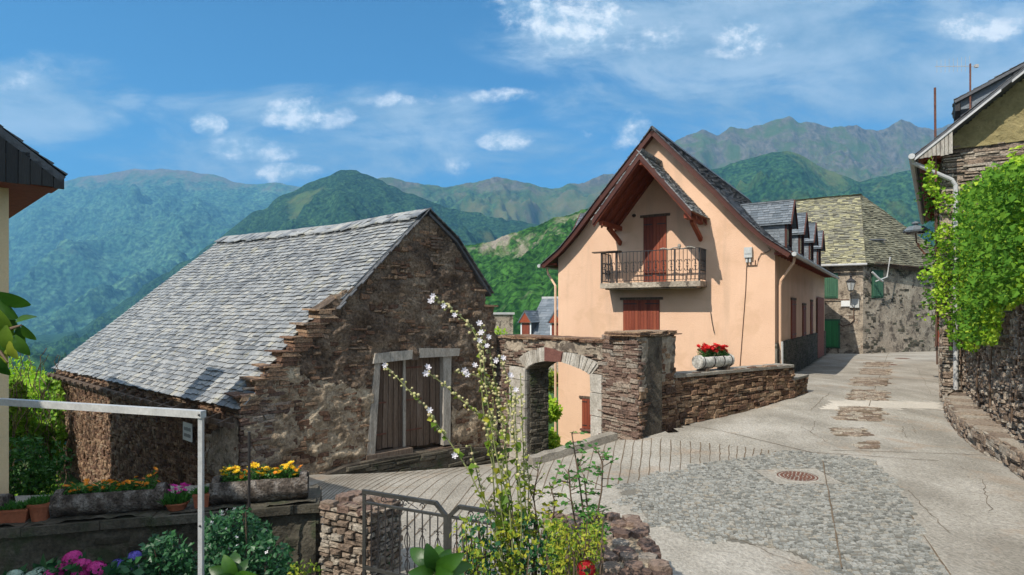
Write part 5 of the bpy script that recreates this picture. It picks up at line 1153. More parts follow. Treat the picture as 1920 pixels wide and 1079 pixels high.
# gate
def scroll(mb, c, t_, s, q, rad=.0045):
    pts = []
    for i in range(14):
        an = i*.55; r = s*(1-i/15); pts.append(c+t_*(math.cos(an)*r*q)+Vector((0,0,math.sin(an)*r)))
    mb.tube(pts, rad, 5, cap=False)
def gate(o, d, L, label, flip=False):
    e = empty('garden_gate', (o.x,o.y,-2.6), 0, label, 'gate', 'iron gate leaves in the garden')
    zt, zm, zb = -1.76, -1.865, -2.5
    mb = MB(); cr = .1
    f_ = (lambda a: L-a) if flip else (lambda a: a)
    pt = lambda a, z: o+d*f_(a)+Vector((0,0,z))
    mb.tube([pt(0,zb-.5), pt(0,zt)], .02, 4); mb.tube([pt(L,zb-.5), pt(L,zt-.09)], .024, 4)
    mb.bar(pt(-.015,zt), pt(L-cr,zt), .035, .035); mb.bar(pt(L-cr-.01,zt+.005), pt(L,zt-.1), .035, .035)
    mb.bar(pt(0,zm), pt(L,zm), .03, .02); mb.bar(pt(0,zb), pt(L,zb), .035, .03); mb.build('frame', m_greyiron, e)
    mb = MB(); n = 11
    for k in range(1, n):
        a = L*k/n; mb.bar(pt(a,zb), pt(a,zm), .011)
        if k % 2 == 0 or False:
            c = pt(a,zm-.3)
            for s in (-1,1):
                mb.tube([c+d*(s*(.004+.026*math.sin(math.pi*i/8)))+Vector((0,0,-.09+.18*i/8)) for i in range(9)], .0045, 5, cap=False)
                for zz, q in ((.13,-1),(-.13,1)): mb.tube([c+d*(s*(.022+.018*math.cos(x)))+Vector((0,0,zz+q*.018*math.sin(x)*-1)) for x in [i*.6 for i in range(8)]], .004, 5, cap=False)
            c = pt(a,zm-.53)
            for s in (-1,1): mb.tube([c+d*(s*(.004+.022*math.sin(math.pi*i/8)))+Vector((0,0,-.07+.14*i/8)) for i in range(9)], .0045, 5, cap=False)
    mb.build('balusters', m_iron, e)
    mb = MB(); zc = (zt+zm)/2
    for a, s, q in ((.22,.036,1),(.42,.036,-1),(.47,.036,1),(.66,.034,-1)): scroll(mb, pt(a*L/.9,zc), d, s, q)
    mb.tube([pt(.26*L,zc-.02), pt(.34*L,zc), pt(.42*L,zc+.015)], .004, 5); mb.tube([pt(.53*L,zc+.025), pt(.6*L,zc), pt(.68*L,zc-.03)], .004, 5)
    mb.build('scrollwork', m_iron, e)
GA.z = 0; gate(GA, GDv, .93, 'left leaf of the grey iron garden gate, hung beside the rubble pier')
gate(GA+GDv*.97, GDv, .85, 'right leaf of the grey iron garden gate, half hidden by the bushes', flip=True)
# steps just behind the gate
mb = MB()
for k in range(3):
    p = GA+GDv*.25+Vector((.45,.85,0))*(.35+.35*k); c = p; mb.hexa(q4(c, GDv, Vector((.428,.904,0)), -.1, .75, 0, .4, -3.2, -2.82+.03*k), U(.3,.7))
tag(mb.build('garden_steps', m_stone_pale, loc=tuple(GA+Vector((.4,.6,-2.9)))), 'worn pale stone steps just behind the iron gate', 'steps')

# ------------------------------------------------------------------ awning frame, rod, plate
a_ = P(377,777,4.2); b_ = Vector((-4.9,5.05,a_.z)); fr0 = empty('awning_frame', (a_.x,a_.y,-3.2), 0, 'white metal awning frame with one post standing in the garden', 'awning frame')
mb = MB(); mb.bar(b_, a_+(a_-b_).normalized()*.02, .05, .05); mb.build('beam', m_zinc, fr0)
mb = MB(); mb.bar(a_+Vector((0,0,.0)), (a_.x,a_.y,-3.2), .03, .03, up=(0,1,0)); mb.build('post', m_zinc, fr0)
mb = MB(); mb.sphere(a_+Vector((.0,-.03,.0)), .008); mb.sphere((a_.x,a_.y-.017,P(0,985,4.2).z), .008); mb.build('bolt', m_iron, fr0)
p_ = P(467,810,5.9); mb = MB(); mb.tube([p_, (p_.x,p_.y,-3.2)], .014, 6); tag(mb.build('iron_rod', m_iron, loc=(p_.x,p_.y,-3.2)), 'thin black iron rod standing in front of the right log planter', 'rod')
a0, z0 = onplane(356,822, BO, BD); a1, z1 = onplane(373,794, BO, BD); a0, a1 = sorted((a0,a1)); sg = empty('notice_plate', sf(a0,z0,.12), 0, 'small white notice plate on the side wall of the barn', 'sign')
mb = MB(); mb.prism([(a0,z0),(a1,z0),(a1,z1),(a0,z1)], sf, .13, .145, .8); mb.build('plate', m_white, sg)
mb = MB()
for r_ in range(2):
    for k in range(7): u = a0+(a1-a0)*(.14+.11*k); z = z0+(z1-z0)*(.3+.35*r_); mb.prism([(u,z-.035),(u+.018,z-.035),(u+.018,z+.035+U(-.01,.01)),(u,z+.035)], sf, .146, .15, .2)
mb.build('lettering', m_iron, sg)
# ------------------------------------------------------------------ plants
m_leaf = Mt('leaf', [(.025,.09,.018),(.05,.17,.025),(.1,.26,.04)], scale=1.5, w=.75, bump=0, fine=.1, trans=.35, rough=.5, spec=.4)
m_vine = Mt('vine_leaf', [(.09,.26,.012),(.24,.46,.02),(.42,.6,.04),(.55,.66,.09)], scale=1.2, w=.7, bump=0, fine=.1, trans=.45, rough=.55)
m_yleaf = Mt('yellowing_leaf', [(.05,.13,.015),(.15,.25,.02),(.36,.4,.04),(.5,.42,.04)], scale=2.5, w=.65, bump=0, fine=.1, trans=.4, rough=.55)
m_dleaf = Mt('dark_leaf', [(.012,.06,.025),(.025,.1,.035),(.05,.16,.05)], scale=2, w=.75, bump=0, fine=.1, trans=.25, rough=.45, spec=.4)
m_bigleaf = Mt('glossy_leaf', [(.014,.055,.008),(.035,.11,.01),(.08,.18,.018)], scale=6, w=.6, bump=.001, bscale=60, fine=.15, trans=.35, rough=.4, spec=.45)
m_stem = Mt('green_stem', [(.1,.12,.04),(.24,.25,.1)], scale=5, w=.5, bump=0, fine=0)
m_bud = Mt('bud', [(.24,.25,.08),(.45,.42,.2),(.42,.33,.2)], scale=5, w=.8, bump=0, fine=0)
m_twig = Mt('woody_stem', [(.07,.045,.03),(.16,.11,.075)], scale=5, w=.5, bump=0, fine=0)
m_terra = Mt('terracotta', [(.24,.07,.035),(.38,.13,.065)], scale=4, w=.3, bump=.004, fine=.3, rough=.8)
m_bark = Mt('bark', [(.06,.045,.035),(.2,.16,.13),(.5,.45,.4)], scale=9, w=.05, bscale=45, bump=.08, fine=.75, stretch=(1,1,1))
m_birch = Mt('birch_bark', [(.3,.28,.25),(.55,.53,.48),(.68,.66,.6)], scale=6, w=.1, bscale=22, bump=.01, fine=.5)
m_soil = Mt('soil', [(.02,.014,.01),(.05,.035,.025)], scale=6, w=0, bump=.02, fine=.4)
def fm(name, cols): return Mt(name, cols, scale=20, w=.7, bump=0, fine=.1, trans=.25, rough=.6)
m_wh = fm('white_petal', [(.66,.62,.66),(.78,.75,.78)]); m_yel = fm('yellow_petal', [(.85,.5,.02),(.9,.66,.03)]); m_or = fm('orange_petal', [(.85,.24,.02),(.9,.4,.03)])
m_red = fm('red_petal', [(.55,.012,.015),(.8,.03,.03)]); m_pink = fm('magenta_petal', [(.6,.03,.3),(.8,.08,.45)]); m_hyp = fm('hydrangea_pink', [(.45,.02,.2),(.7,.08,.35)]); m_hyb = fm('hydrangea_blue', [(.12,.08,.5),(.3,.25,.75)]); m_hyw = fm('hydrangea_white', [(.35,.5,.4),(.55,.65,.55)])
def rv(): 
    while True:
        v = Vector((U(-1,1),U(-1,1),U(-1,1)))
        if .05 < v.length < 1: return v.normalized()
def flower_mesh(name, mat, petals, rad, cup=.3, layers=1, centre=None):
    mb = MB()
    for l in range(layers):
        for k in range(petals):
            a = 2*math.pi*(k+.5*l)/petals+U(-.1,.1); r = rad*(1-.25*l); d = Vector((math.cos(a), math.sin(a), cup+.45*l)); s = Vector((-math.sin(a), math.cos(a), 0)); w_ = r*2.6/petals
            d.normalize(); mb.add([Vector((0,0,0)), d*r*.6+s*w_*.55, d*r+s*w_*.35+Vector((0,0,r*.04)), d*r*.96-s*w_*.35, d*r*.6-s*w_*.55], [(0,1,2,3,4)])
    o = mb.build(name, mat); me = o.data; bpy.data.objects.remove(o)
    return me
def ball_mesh(name, mat, rad, n=110, fl=.75):
    mb = MB()
    for _ in range(n):
        v = rv(); v.z = abs(v.z)*fl if R() < .85 else v.z*.4
        p = v*rad
        for k in range(4): d = (rv()*.5+v).normalized(); t_ = v.cross(rv()).normalized(); mb.leaf(p, t_, v, rad*.28, rad*.26, .1)
    o = mb.build(name, mat); me = o.data; bpy.data.objects.remove(o); return me
def inst(name, me, loc, parent, s=1, rot=None):
    o = bpy.data.objects.new(name, me); C.objects.link(o); o.parent = parent; pf = FR[parent.name]
    o.location = pf.inverted() @ Vector(loc); o.scale = (s,s,s); o.rotation_euler = rot or (U(-.5,.5), U(-.5,.5), U(0,6.28)); return o
FM = dict(wh=flower_mesh('white_bloom', m_wh, 6, .036, .5, 2), yel=flower_mesh('yellow_bloom', m_yel, 8, .033, .35, 3), ora=flower_mesh('orange_bloom', m_or, 9, .028, .2, 2), red=flower_mesh('red_bloom', m_red, 7, .06, .6, 3), pink=flower_mesh('pink_bloom', m_pink, 6, .035, .4, 3), sm=flower_mesh('small_bloom', m_wh, 4, .014, .3))
HM = dict(p=ball_mesh('pink_head', m_hyp, .06), b=ball_mesh('blue_head', m_hyb, .052), w=ball_mesh('white_head', m_hyw, .06), r=ball_mesh('red_head', fm('dark_red_petal', [(.25,.006,.01),(.45,.012,.02)]), .055, 90), d=ball_mesh('dry_head', m_twig, .05, 60))
def dens(p, s=2.5, th=0.0, seed=0): return noise.noise(Vector((p.x*s+seed, p.y*s, p.z*s))) > th
def foliage(mb, pts_fn, n, L, W, up=.3, th=-.15, seed=0, s=2.5, out=None):
    k = 0; tries = 0
    while k < n and tries < n*6:
        tries += 1; p = pts_fn()
        if p is None or not dens(p, s, th+U(-.1,.1), seed): continue
        d = rv()*.8+Vector((0,0,-.1)); nn = (rv()*.6+Vector((-.5,-.5,.7)))
        l = L*U(.6,1.3); mb.leaf(p, d, nn, l, l*W, U(.05,.3)); k += 1
# vine over the retaining wall
VP_ = [(1742,345),(1752,300),(1764,330),(1800,352),(1830,345),(1870,318),(1925,280),(1925,560),(1893,575),(1872,610),(1868,645),(1840,640),(1822,662),(1800,655),(1783,632),(1776,600),(1757,580),(1748,545),(1758,520),(1748,505),(1764,470),(1757,440),(1768,400),(1752,380)]
def vinep():
    while True:
        px, py = U(1715,1975), U(280,665)
        if px > 1765 and U(0,1) < .0: continue
        qx, qy = px+10*noise.noise(Vector((px*.04,py*.04,1))), py+14*noise.noise(Vector((px*.04,py*.04,9)))
        if not inpoly(min(qx,1920), qy, VP_): continue
        t_, _ = onplane(max(px,1797), py, R1, RWD); Y = R1.y+RWD.y*t_
        dd = U(0,1)**1.3*.95*(1 if py > 420 else .7)+.08
        return P(px, py, Y-dd*1.25)
vn = empty('vine', rwf(1.5,-2.2,.1), 0, 'bright green vine tumbling over the stone wall and up the house on the right', 'vine')
mb = MB()
for _ in range(17000):
    p = vinep()
    if noise.noise(p*2.2) < -.16 and R() < .85: continue
    l = U(.05,.12); mb.leaf(p, rv()*.7+Vector((-.15,-.1,-.5)), rv()*.9+Vector((-.5,-.5,.4)), l, l*.9, U(.05,.3))
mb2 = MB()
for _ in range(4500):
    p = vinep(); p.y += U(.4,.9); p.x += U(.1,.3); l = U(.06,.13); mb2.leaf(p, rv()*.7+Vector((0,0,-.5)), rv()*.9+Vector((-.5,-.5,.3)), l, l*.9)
mb2.build('inner_foliage', Mt('shaded_vine_leaf', [(.04,.13,.012),(.1,.25,.02),(.2,.36,.03)], scale=2, w=.7, bump=0, fine=.1, trans=.4), vn)  # darker green on the inner leaves puts hollow shade into their colour
# loose shoots
def shoot(mb, ms, pts, n, L=.11):
    pts = [Vector(p) for p in pts]; ms.tube(pts, .008, 5, cap=False)
    for k in range(n):
        u = R()*(len(pts)-1); i = int(u); p = pts[i].lerp(pts[i+1], u-i)+rv()*.07; l = L*U(.5,1.2); mb.leaf(p, rv()+Vector((0,0,-.4)), rv()+Vector((-.5,-.5,.6)), l, l*.9)
ms = MB()
shoot(mb, ms, [P(1775,500,14.2), P(1745,512,14), P(1722,518,13.9)], 45); shoot(mb, ms, [P(1775,580,14.2), P(1750,575,14), P(1728,572,13.9)], 22, .07); shoot(mb, ms, [P(1775,590,14.2), P(1745,592,14), P(1722,595,13.9)], 16, .07)
shoot(mb, ms, [P(1790,375,14.2), P(1760,370,14.1), P(1742,345,14), P(1748,305,14)], 90); shoot(mb, ms, [P(1748,340,14),P(1742,320,14),P(1750,296,14)], 25)
shoot(mb, ms, [P(1840,345,12), P(1850,320,12), P(1858,318,12)], 16); shoot(mb, ms, [P(1900,310,10), P(1905,285,10), P(1915,280,10)], 16)
mb.build('foliage', m_vine, vn)
for k in range(9):
    px = U(1800,1915); t_, _ = onplane(px, 700, R1, RWD); Y = R1.y+RWD.y*t_-.12; ms.tube([P(px+U(-8,8), 790-k*5, Y), P(px+U(-10,10), 720, Y), P(px+U(-10,10), 640, Y-.1), P(px+U(-15,15), 520, Y-.3)], [.02,.018,.015,.01], 6)
ms.split('vine_stem', m_twig, vn)
# ivy on the far end of the barn
def ivyp():
    while True:
        px, py = U(-30,165), U(695,1000); lim = 118+22*noise.noise(Vector((py*.02,3,0)))-max(0,(py-850))*.15
        if px > lim: continue
        if py < 712+18*noise.noise(Vector((px*.05,1,0)))+max(0,(60-px))*.1: continue
        t_, z = onplane(max(px,100), py, BO, BD); Y = BO.y+BD.y*t_-.35-U(0,.9)
        if px < 100: Y = min(Y, 19.5-(100-px)*.02)
        if py > 840: Y = min(Y, 4.95*F/(py-HY))
        return P(px, py, Y)
iv = empty('ivy', sf(13,-3.5,.5), 0, 'green ivy and creeper heaped against the far end of the barn', 'ivy')
mb = MB(); n = 0
while n < 12000:
    p = ivyp()
    if noise.noise(p*.9) < -.2+U(-.1,.1): continue
    n += 1; l = U(.09,.2); mb.leaf(p, rv()*.6+Vector((0,-.1,-.5)), rv()*.5+Vector((-.5,-.6,.5)), l, l*.85)
mb.build('foliage', Mt('ivy_leaf', [(.05,.16,.012),(.14,.32,.02),(.28,.46,.035),(.42,.52,.08)], scale=.8, w=.5, bump=0, fine=.1, trans=.4, rough=.5), iv)
mb = MB()
for k in range(150):
    p = ivyp(); p.x += U(0,.4); pts = [p]
    for q in range(5): p = p+Vector((U(-.15,.15), U(-.05,.1), U(.1,.3))); pts.append(p)
    mb.tube(pts, U(.006,.014), 4, cap=False)
mb.build('creeper_stem', m_twig, iv)
# bushes on the valley side and behind the gateway
def shrub(name, label, cat, c, r, n, L, mat, group=None, W=.7, th=-.2):
    e = empty(name, (c[0],c[1],c[2]-r[2]), 0, label, cat, group); mb = MB(); sd = U(0,50)
    def f():
        v = rv()*(R()**.4); v *= 1+.35*noise.noise(v*2.2+Vector((sd,0,0))); return Vector((c[0]+v.x*r[0], c[1]+v.y*r[1], c[2]+v.z*r[2]))
    foliage(mb, f, n, L, W, th=th, seed=sd, s=1.6/max(r)); mb.build('foliage', mat, e)
    mb = MB()
    for k in range(7): a = Vector((c[0]+U(-.2,.2)*r[0], c[1]+U(-.2,.2)*r[1], c[2]-r[2])); v = rv(); mb.tube([a, a+Vector((v.x*r[0]*.3,v.y*r[1]*.3,r[2]*.7)), Vector((c[0]+v.x*r[0]*.6, c[1]+v.y*r[1]*.6, c[2]+abs(v.z)*r[2]*.6))], [.03*r[2],.02*r[2],.008*r[2]], 5, cap=False)
    mb.build('stem', m_twig, e); return e
for k, (px, py, Y, r) in enumerate([(20,735,24,1.5),(60,760,23,1.3),(45,885,13.5,.85)]): 
    c = P(px,py,Y); shrub('bush', ['light green bush at the far left beyond the barn','lower green bush beside the far end of the barn','nearest green bush behind the terracotta pots'][k], 'bush', c, (r,r,r*.9), 2200 if k == 2 else 1500, .11 if k == 2 else .2, m_leaf if k == 2 else m_vine, 'bushes beyond the barn')
for k, (px, py, Y, r, m_) in enumerate([(1028,770,21,.42,m_vine),(1030,715,24,.42,m_yleaf),(1026,830,19.5,.42,m_vine)]):
    c = P(px,py,Y); shrub('bush', ['bright green bush framed by the arch, against the peach wall','dry yellowish bush at the top of the archway','lowest green bush inside the archway'][k], 'bush', c, (r,r,r), 1500, .12, m_, 'bushes seen through the arch')
c = P(935,628,17.5); shrub('wall_weed', 'tuft of weeds on top of the gateway wall beside the barn', 'weeds', c, (.3,.3,.22), 250, .07, m_vine, 'weeds on the stonework')
c = GP(1168,806)+Vector((-.1,.15,.28)); shrub('wall_weed', 'small green weed at the foot of the pier behind the kerb', 'weeds', c, (.22,.15,.12), 200, .05, m_vine, 'weeds on the stonework')

# log planters
def log_planter(c, ax, L, r, mat, label, fl, ncol, nfl, spread=.12, hoops=False, group='log planters'):
    c = Vector(c); ax = Vector(ax).normalized(); sd_ = Vector((-ax.y, ax.x, 0)).normalized(); up = Vector((0,0,1))
    e = empty('log_planter', (c.x,c.y,c.z-r), 0, label, 'planter', group)
    mb = MB(); n = 26; seg = 22; vs = []; op = .75     # opening half angle
    for i in range(n+1):
        t_ = -L/2+L*i/n; full = i < 2 or i > n-2
        for k in range(seg):
            an = math.pi/2+op+(2*math.pi-2*op)*k/(seg-1); rr = r*(1+.07*noise.noise(Vector((t_*4, math.cos(an)*2, math.sin(an)*2+c.x)))+.06*noise.noise(Vector((t_*16, an*6, c.x))))
            vs.append(c+ax*t_+(sd_*math.cos(an)+up*math.sin(an))*rr)
        for k in range(seg):
            an = math.pi/2+op+(2*math.pi-2*op)*(seg-1-k)/(seg-1); vs.append(c+ax*t_+(sd_*math.cos(an)+up*math.sin(an))*r*.82)
    W = 2*seg; fs = [(i*W+k, i*W+(k+1)%W, (i+1)*W+(k+1)%W, (i+1)*W+k) for i in range(n) for k in range(W)]
    mb.add(vs, fs, .5)
    mb.build('log', mat, e, smooth=True)
    for s in (-1, 1):
        mb = MB(); vs = []
        for t_ in (-.035,.035):
            for k in range(24): an = 2*math.pi*k/24; vs.append(c+ax*(s*(L/2-.05)+t_)+(sd_*math.cos(an)+up*math.sin(an))*r*(.985+.05*noise.noise(Vector((math.cos(an)*2,math.sin(an)*2,s)))))
        mb.add(vs, [tuple(range(24)), tuple(range(47,23,-1))]+[(k,(k+1)%24,24+(k+1)%24,24+k) for k in range(24)], .5); mb.build('log_end', mat, e)
    mb = MB(); q = [c-ax*(L/2-.08)-sd_*r*.62, c+ax*(L/2-.08)-sd_*r*.62, c+ax*(L/2-.08)+sd_*r*.62, c-ax*(L/2-.08)+sd_*r*.62]; mb.hexa([v+up*r*.2 for v in q]+[v+up*r*.42 for v in q], .5); mb.build('soil', m_soil, e)
    if hoops:
        for q in (-.42,-.12,.18,.42):
            mb = MB(); mb.tube([c+ax*(q*L)+(sd_*math.cos(an)+up*math.sin(an))*r*1.05 for an in [math.pi/2+op+(2*math.pi-2*op)*k/20 for k in range(21)]], .01, 5, cap=False); mb.build('hoop', m_iron, e)
    if mat is m_bark and L > 1:
        mb = MB(); kc = c-ax*(L*.22)+Vector((.09,-.05,0)); nrm = (-sd_)
        if nrm.y > 0: nrm = -nrm
        kc = c-ax*(L*.22)+nrm*r*.97+up*.015
        for rr, o in ((.085,.0),(.06,.012),(.03,.02)):
            mb.add([kc+ax*math.cos(a)*rr*1.3+up*math.sin(a)*rr+nrm*o for a in [6.283*k/14 for k in range(14)]]+[kc+ax*math.cos(a)*rr*1.4+up*math.sin(a)*rr*1.1-nrm*.05 for a in [6.283*k/14 for k in range(14)]], [tuple(range(14))]+[(k,(k+1)%14,14+(k+1)%14,14+k) for k in range(14)], .9-o*30)
        mb.build('knot', m_oldwood, e)
    mb = MB(); bl = []
    for _ in range(nfl*34):
        t_ = U(-L/2+.1,L/2-.1); hgt = spread*(.75+.5*noise.noise(Vector((t_*7,c.x,0)))); b = c+ax*t_+sd_*U(-.8,.8)*r*.7+up*(r*.3+R()*hgt*1.1); mb.leaf(b, rv()+up*.5, rv()+Vector((-.5,-.5,.6)), U(.02,.05), U(.012,.022), .2)
    mb.build('foliage', m_leaf, e)
    for k in range(nfl):
        t_ = -L/2+.08+(L-.16)*(k+U(-.3,.3)+.5)/nfl; hgt = spread*(.75+(.15 if hoops else .5)*noise.noise(Vector((t_*7,c.x,0))))
        inst('flower', FM[fl if not isinstance(fl, tuple) else random.choice(fl)], c+ax*t_+sd_*U(-.8,.8)*r*.75+up*(r*.3+hgt*U(.7,1.35)), e, U(.8,1.25)*ncol, rot=(U(-.2,.9),U(-.5,.2),U(0,6)))
    return e
l1 = (tf((P(103,0,5.78)-T0).dot(TD), TZ, -.2)); l1b = tf((P(312,0,5.98)-T0).dot(TD), TZ, -.2)
def onwall(px, off):
    t_, _ = onplane(px, 900, T0-Vector((TD.y,-TD.x,0))*off, TD); return T0-Vector((TD.y,-TD.x,0))*off+TD*t_
a = onwall(104, .2); b = onwall(313, .2); m_ = (a+b)/2; LOGR = .135
log_planter((m_.x,m_.y,TZ+LOGR-.01), TD, (b-a).length, LOGR, m_bark, 'dark log planter of orange marigolds with a knot in its side', 'ora', 1.0, 44, .15)
a = onwall(397, .2); b = onwall(578, .2); m_ = (a+b)/2
log_planter((m_.x,m_.y,TZ+.14), TD, (b-a).length, .145, m_bark, 'sunlit log planter of yellow marigolds at the right end of the terrace wall', ('yel','yel','yel','ora'), 1.15, 50, .17)
a = onwall(-120, .2); b = onwall(16, .2); m_ = (a+b)/2
log_planter((m_.x,m_.y,TZ+.12), TD, (b-a).length, .13, m_bark, 'end of a grey log planter cut by the left edge of the picture', 'ora', 1, 8, .1)
fa_, _ = onplane(1338, 690, LW0+Vector((-LD.y,LD.x,0))*.2, LD); fc = LW0+Vector((-LD.y,LD.x,0))*.2+LD*fa_
log_planter((fc.x,fc.y,-1.31+.2), LD, 1.12, .15, m_birch, 'pale log planter with iron hoops and red geraniums on the low wall', 'red', 1.1, 90, .3, True)
mb = MB()
for s in (-.36,.36): q = fc+LD*s; mb.hexa(q4(q, LD, Vector((-LD.y,LD.x,0)), -.05, .05, -.14, .14, -1.325, -1.24))
o = mb.build('planter_foot', m_oldwood, [x for x in C.objects if x.name.startswith('log_planter')][-1])
# terracotta pots
def pot(c, r, h, label, rect=0, ang=0, fl=None, nf=0, grass=120, cat='pot'):
    e = empty('flower_pot', c, 0, label, cat, 'terracotta pots on the terrace wall'); mb = MB(); c = Vector(c)
    if rect:
        d = TD; s = Vector((-d.y,d.x,0)); q = lambda k, z: [c+d*(-rect*k)+s*(-r*k)+Vector((0,0,z)), c+d*(rect*k)+s*(-r*k)+Vector((0,0,z)), c+d*(rect*k)+s*(r*k)+Vector((0,0,z)), c+d*(-rect*k)+s*(r*k)+Vector((0,0,z))]
        mb.hexa(q(.8,0)+q(1,h*.85), .5); mb.hexa(q(1.06,h*.85)+q(1.06,h), .6)
    else: mb.lathe(c, [(r*.7,0),(r*.95,h*.8),(r*1.05,h*.8),(r*1.08,h),(r*.95,h),(r*.9,h*.9)], 20, .5)
    mb.build('pot', m_terra, e, smooth=False)
    mb = MB(); R_ = rect or r
    for _ in range(grass*3): b = c+TD*U(-.8,.8)*R_+Vector((0,U(-.7,.7)*r,h*.9)); mb.leaf(b, Vector((U(-.7,.7),U(-.7,.7),U(.4,1.2))), rv(), U(.04,.1 if not fl else .14), .014 if not fl else .03)
    mb.build('foliage', m_leaf, e)
    for _ in range(nf): inst('flower', FM[fl], c+Vector((U(-1.1,1.1)*R_,U(-.8,.8)*r,h+U(.08,.19))), e, U(.8,1.2), rot=(U(0,.9),U(-.4,.3),U(0,6)))
for px, r, h, lab, kw in [(31,.08,.13,'rectangular terracotta trough of short grass at the left end of the wall',dict(rect=.12)),(76,.1,.17,'round terracotta pot of sprouting grass beside the trough',{}),(332,.11,.075,'shallow terracotta bowl of magenta flowers between the two log planters',dict(fl='pink',nf=9)),(380,.075,.15,'small square terracotta pot behind the white awning post',dict(rect=.075))]:
    p = onwall(px, .12); pot((p.x,p.y,TZ), r, h, lab, **kw)
# hollyhock
HY_ = 4.75
hol = empty('hollyhock', P(945,585,HY_)+Vector((0,0,-3.1)), 0, 'tall spindly hollyhock with white flowers and seed buds in front of the barn door', 'hollyhock')
stems = [([(960,1079),(945,960),(918,850),(905,760),(902,690),(897,640),(880,608),(850,583),(828,568),(812,556)], [(812,556),(808,566),(830,574),(851,592)]),
 ([(950,1079),(915,960),(880,885),(845,832),(822,800),(804,770),(782,748),(757,722),(737,700),(722,685)], [(722,685),(804,770),(851,855)]),
 ([(960,1079),(940,960),(925,860),(912,795),(888,768),(858,745),(828,718),(800,697)], [(797,700),(800,690)]),
 ([(962,1079),(950,950),(950,850),(940,775),(928,735),(910,712),(885,702),(852,698)], [(877,702),(890,686),(872,695)]),
 ([(965,1079),(955,950),(930,850),(915,760),(908,700),(906,650),(902,612)], [(899,607),(904,625),(900,640),(915,632)]),
 ([(970,1079),(960,950),(948,850),(938,760),(925,700),(918,655)], [(912,650)]),
 ([(968,1079),(972,950),(968,850),(960,780),(958,730),(945,690),(938,668)], [(942,672),(930,676),(957,705)]),
 ([(975,1079),(978,960),(970,860),(966,780),(968,735)], [(968,732)]),
 ([(978,1079),(985,950),(982,860),(978,770),(976,700)], []),
 ([(940,1079),(930,980),(925,900),(922,820),(925,750)], []),
 ([(955,1079),(944,980),(940,900),(948,820),(955,770),(948,735)], []),
 ([(948,1079),(935,990),(905,930),(890,870),(882,835)], []),
 ([(960,1079),(960,980),(950,900),(930,800),(918,770)], []),
 ([(972,1079),(990,980),(992,900),(985,850)], [])]
ms = MB(); mbud = MB(); ml = MB()
for si, (pp, fls) in enumerate(stems):
    Y = HY_+U(-.25,.25); pts = [P(x, y, Y) for x, y in pp]; n = len(pts); ms.tube(pts, [.0065*(1-.6*i/n) for i in range(n)], 6, cap=False)
    L = sum((pts[i+1]-pts[i]).length for i in range(n-1)); k = 0; cnt = int(L/.028)
    for q in range(cnt):
        u = (q+R())/cnt*(n-1); i = min(int(u), n-2); p = pts[i].lerp(pts[i+1], u-i); fr = u/(n-1)
        if fr > .38 and R() < .85:
            d = rv(); b = p+d*U(.012,.035); ms.tube([p, b], .003, 4, cap=False); s = U(.009,.017)*(1.15-.35*fr); mbud.sphere(b, s, s, s*.9, 6, 4)
        if fr < .72 and R() < (.65 if fr < .5 else .2):
            d = rv()+Vector((0,0,-.1)); l = U(.035,.085)*(1.2-fr*.6); ml.leaf(p, d, rv()+Vector((0,-.4,.8)), l, l*.85)
    for x, y in fls: inst('flower', FM['wh'], P(x+U(-2,2), y, Y-.03), hol, U(.65,.95), rot=(math.radians(70)+U(-.4,.4), U(-.4,.4), U(-.5,.5)))
ms.build('stem', m_stem, hol); tag(mbud.build('seed_buds', m_bud, hol), kind='stuff'); ml.build('foliage', m_yleaf, hol)
# rose bushes right of it
def rose(base, stems, Y, label, lm):
    e = empty('rose_bush', P(base,585,Y)+Vector((0,0,-3)), 0, label, 'rose bush', 'rose bushes by the gate'); ms = MB(); ml = MB()
    for pp in stems:
        Yq = Y+U(-.12,.12); pts = [P(x, y, Yq) for x, y in pp]; n = len(pts); ms.tube(pts, [.009*(1-.6*i/n) for i in range(n)], 5, cap=False)
        for q in range(int(26*n/4)):
            u = R()**.8*(n-1); i = min(int(u), n-2); p = pts[i].lerp(pts[i+1], u-i); d = rv(); d.z = abs(d.z)*.4; d = d.normalized(); tw = p+d*U(.04,.12); ms.tube([p, tw], .003, 4, cap=False)
            for s in (-1, 0, 1): l = U(.03,.055); ml.leaf(p.lerp(tw, .6+.4*(s == 0)), d+Vector((-d.y,d.x,0))*s*.9+Vector((0,0,-.2)), rv()*.5+Vector((-.3,-.4,.8)), l, l*.6)
    ms.build('stem', m_twig, e); ml.build('foliage', lm, e); return e
r1 = rose(1090, [[(1100,1079),(1096,980),(1086,900),(1078,850),(1072,812)],[(1105,1079),(1115,990),(1128,920),(1130,870),(1122,848)],[(1095,1079),(1080,990),(1070,930),(1066,880)],[(1090,1079),(1108,1000),(1100,940),(1095,890)],[(1110,1079),(1125,1010),(1122,950)]], 4.6, 'tall rose bush with thin upright shoots right of the hollyhock', m_leaf)
inst('rose_bloom', HM['r'], P(1099,1068,3.9), r1, 1.05, rot=(.5,0,0))
rose(1015, [[(1020,1079),(1010,1000),(1000,930),(1010,880)],[(1030,1079),(1035,1000),(1040,940),(1030,905)],[(1000,1079),(990,1010),(985,950)]], 4.9, 'leafy rose bush with yellowing leaves between hollyhock and tall rose', m_yleaf)
def boxp(poly, Y0, Y1):
    xs = [p[0] for p in poly]; ys = [p[1] for p in poly]
    def f():
        for _ in range(50):
            x, y = U(min(xs),max(xs)), U(min(ys),max(ys))
            if inpoly(x+12*noise.noise(Vector((x*.03,y*.03,2))), y+12*noise.noise(Vector((x*.03,y*.03,7))), poly): return P(x, y, U(Y0,Y1))
    return f
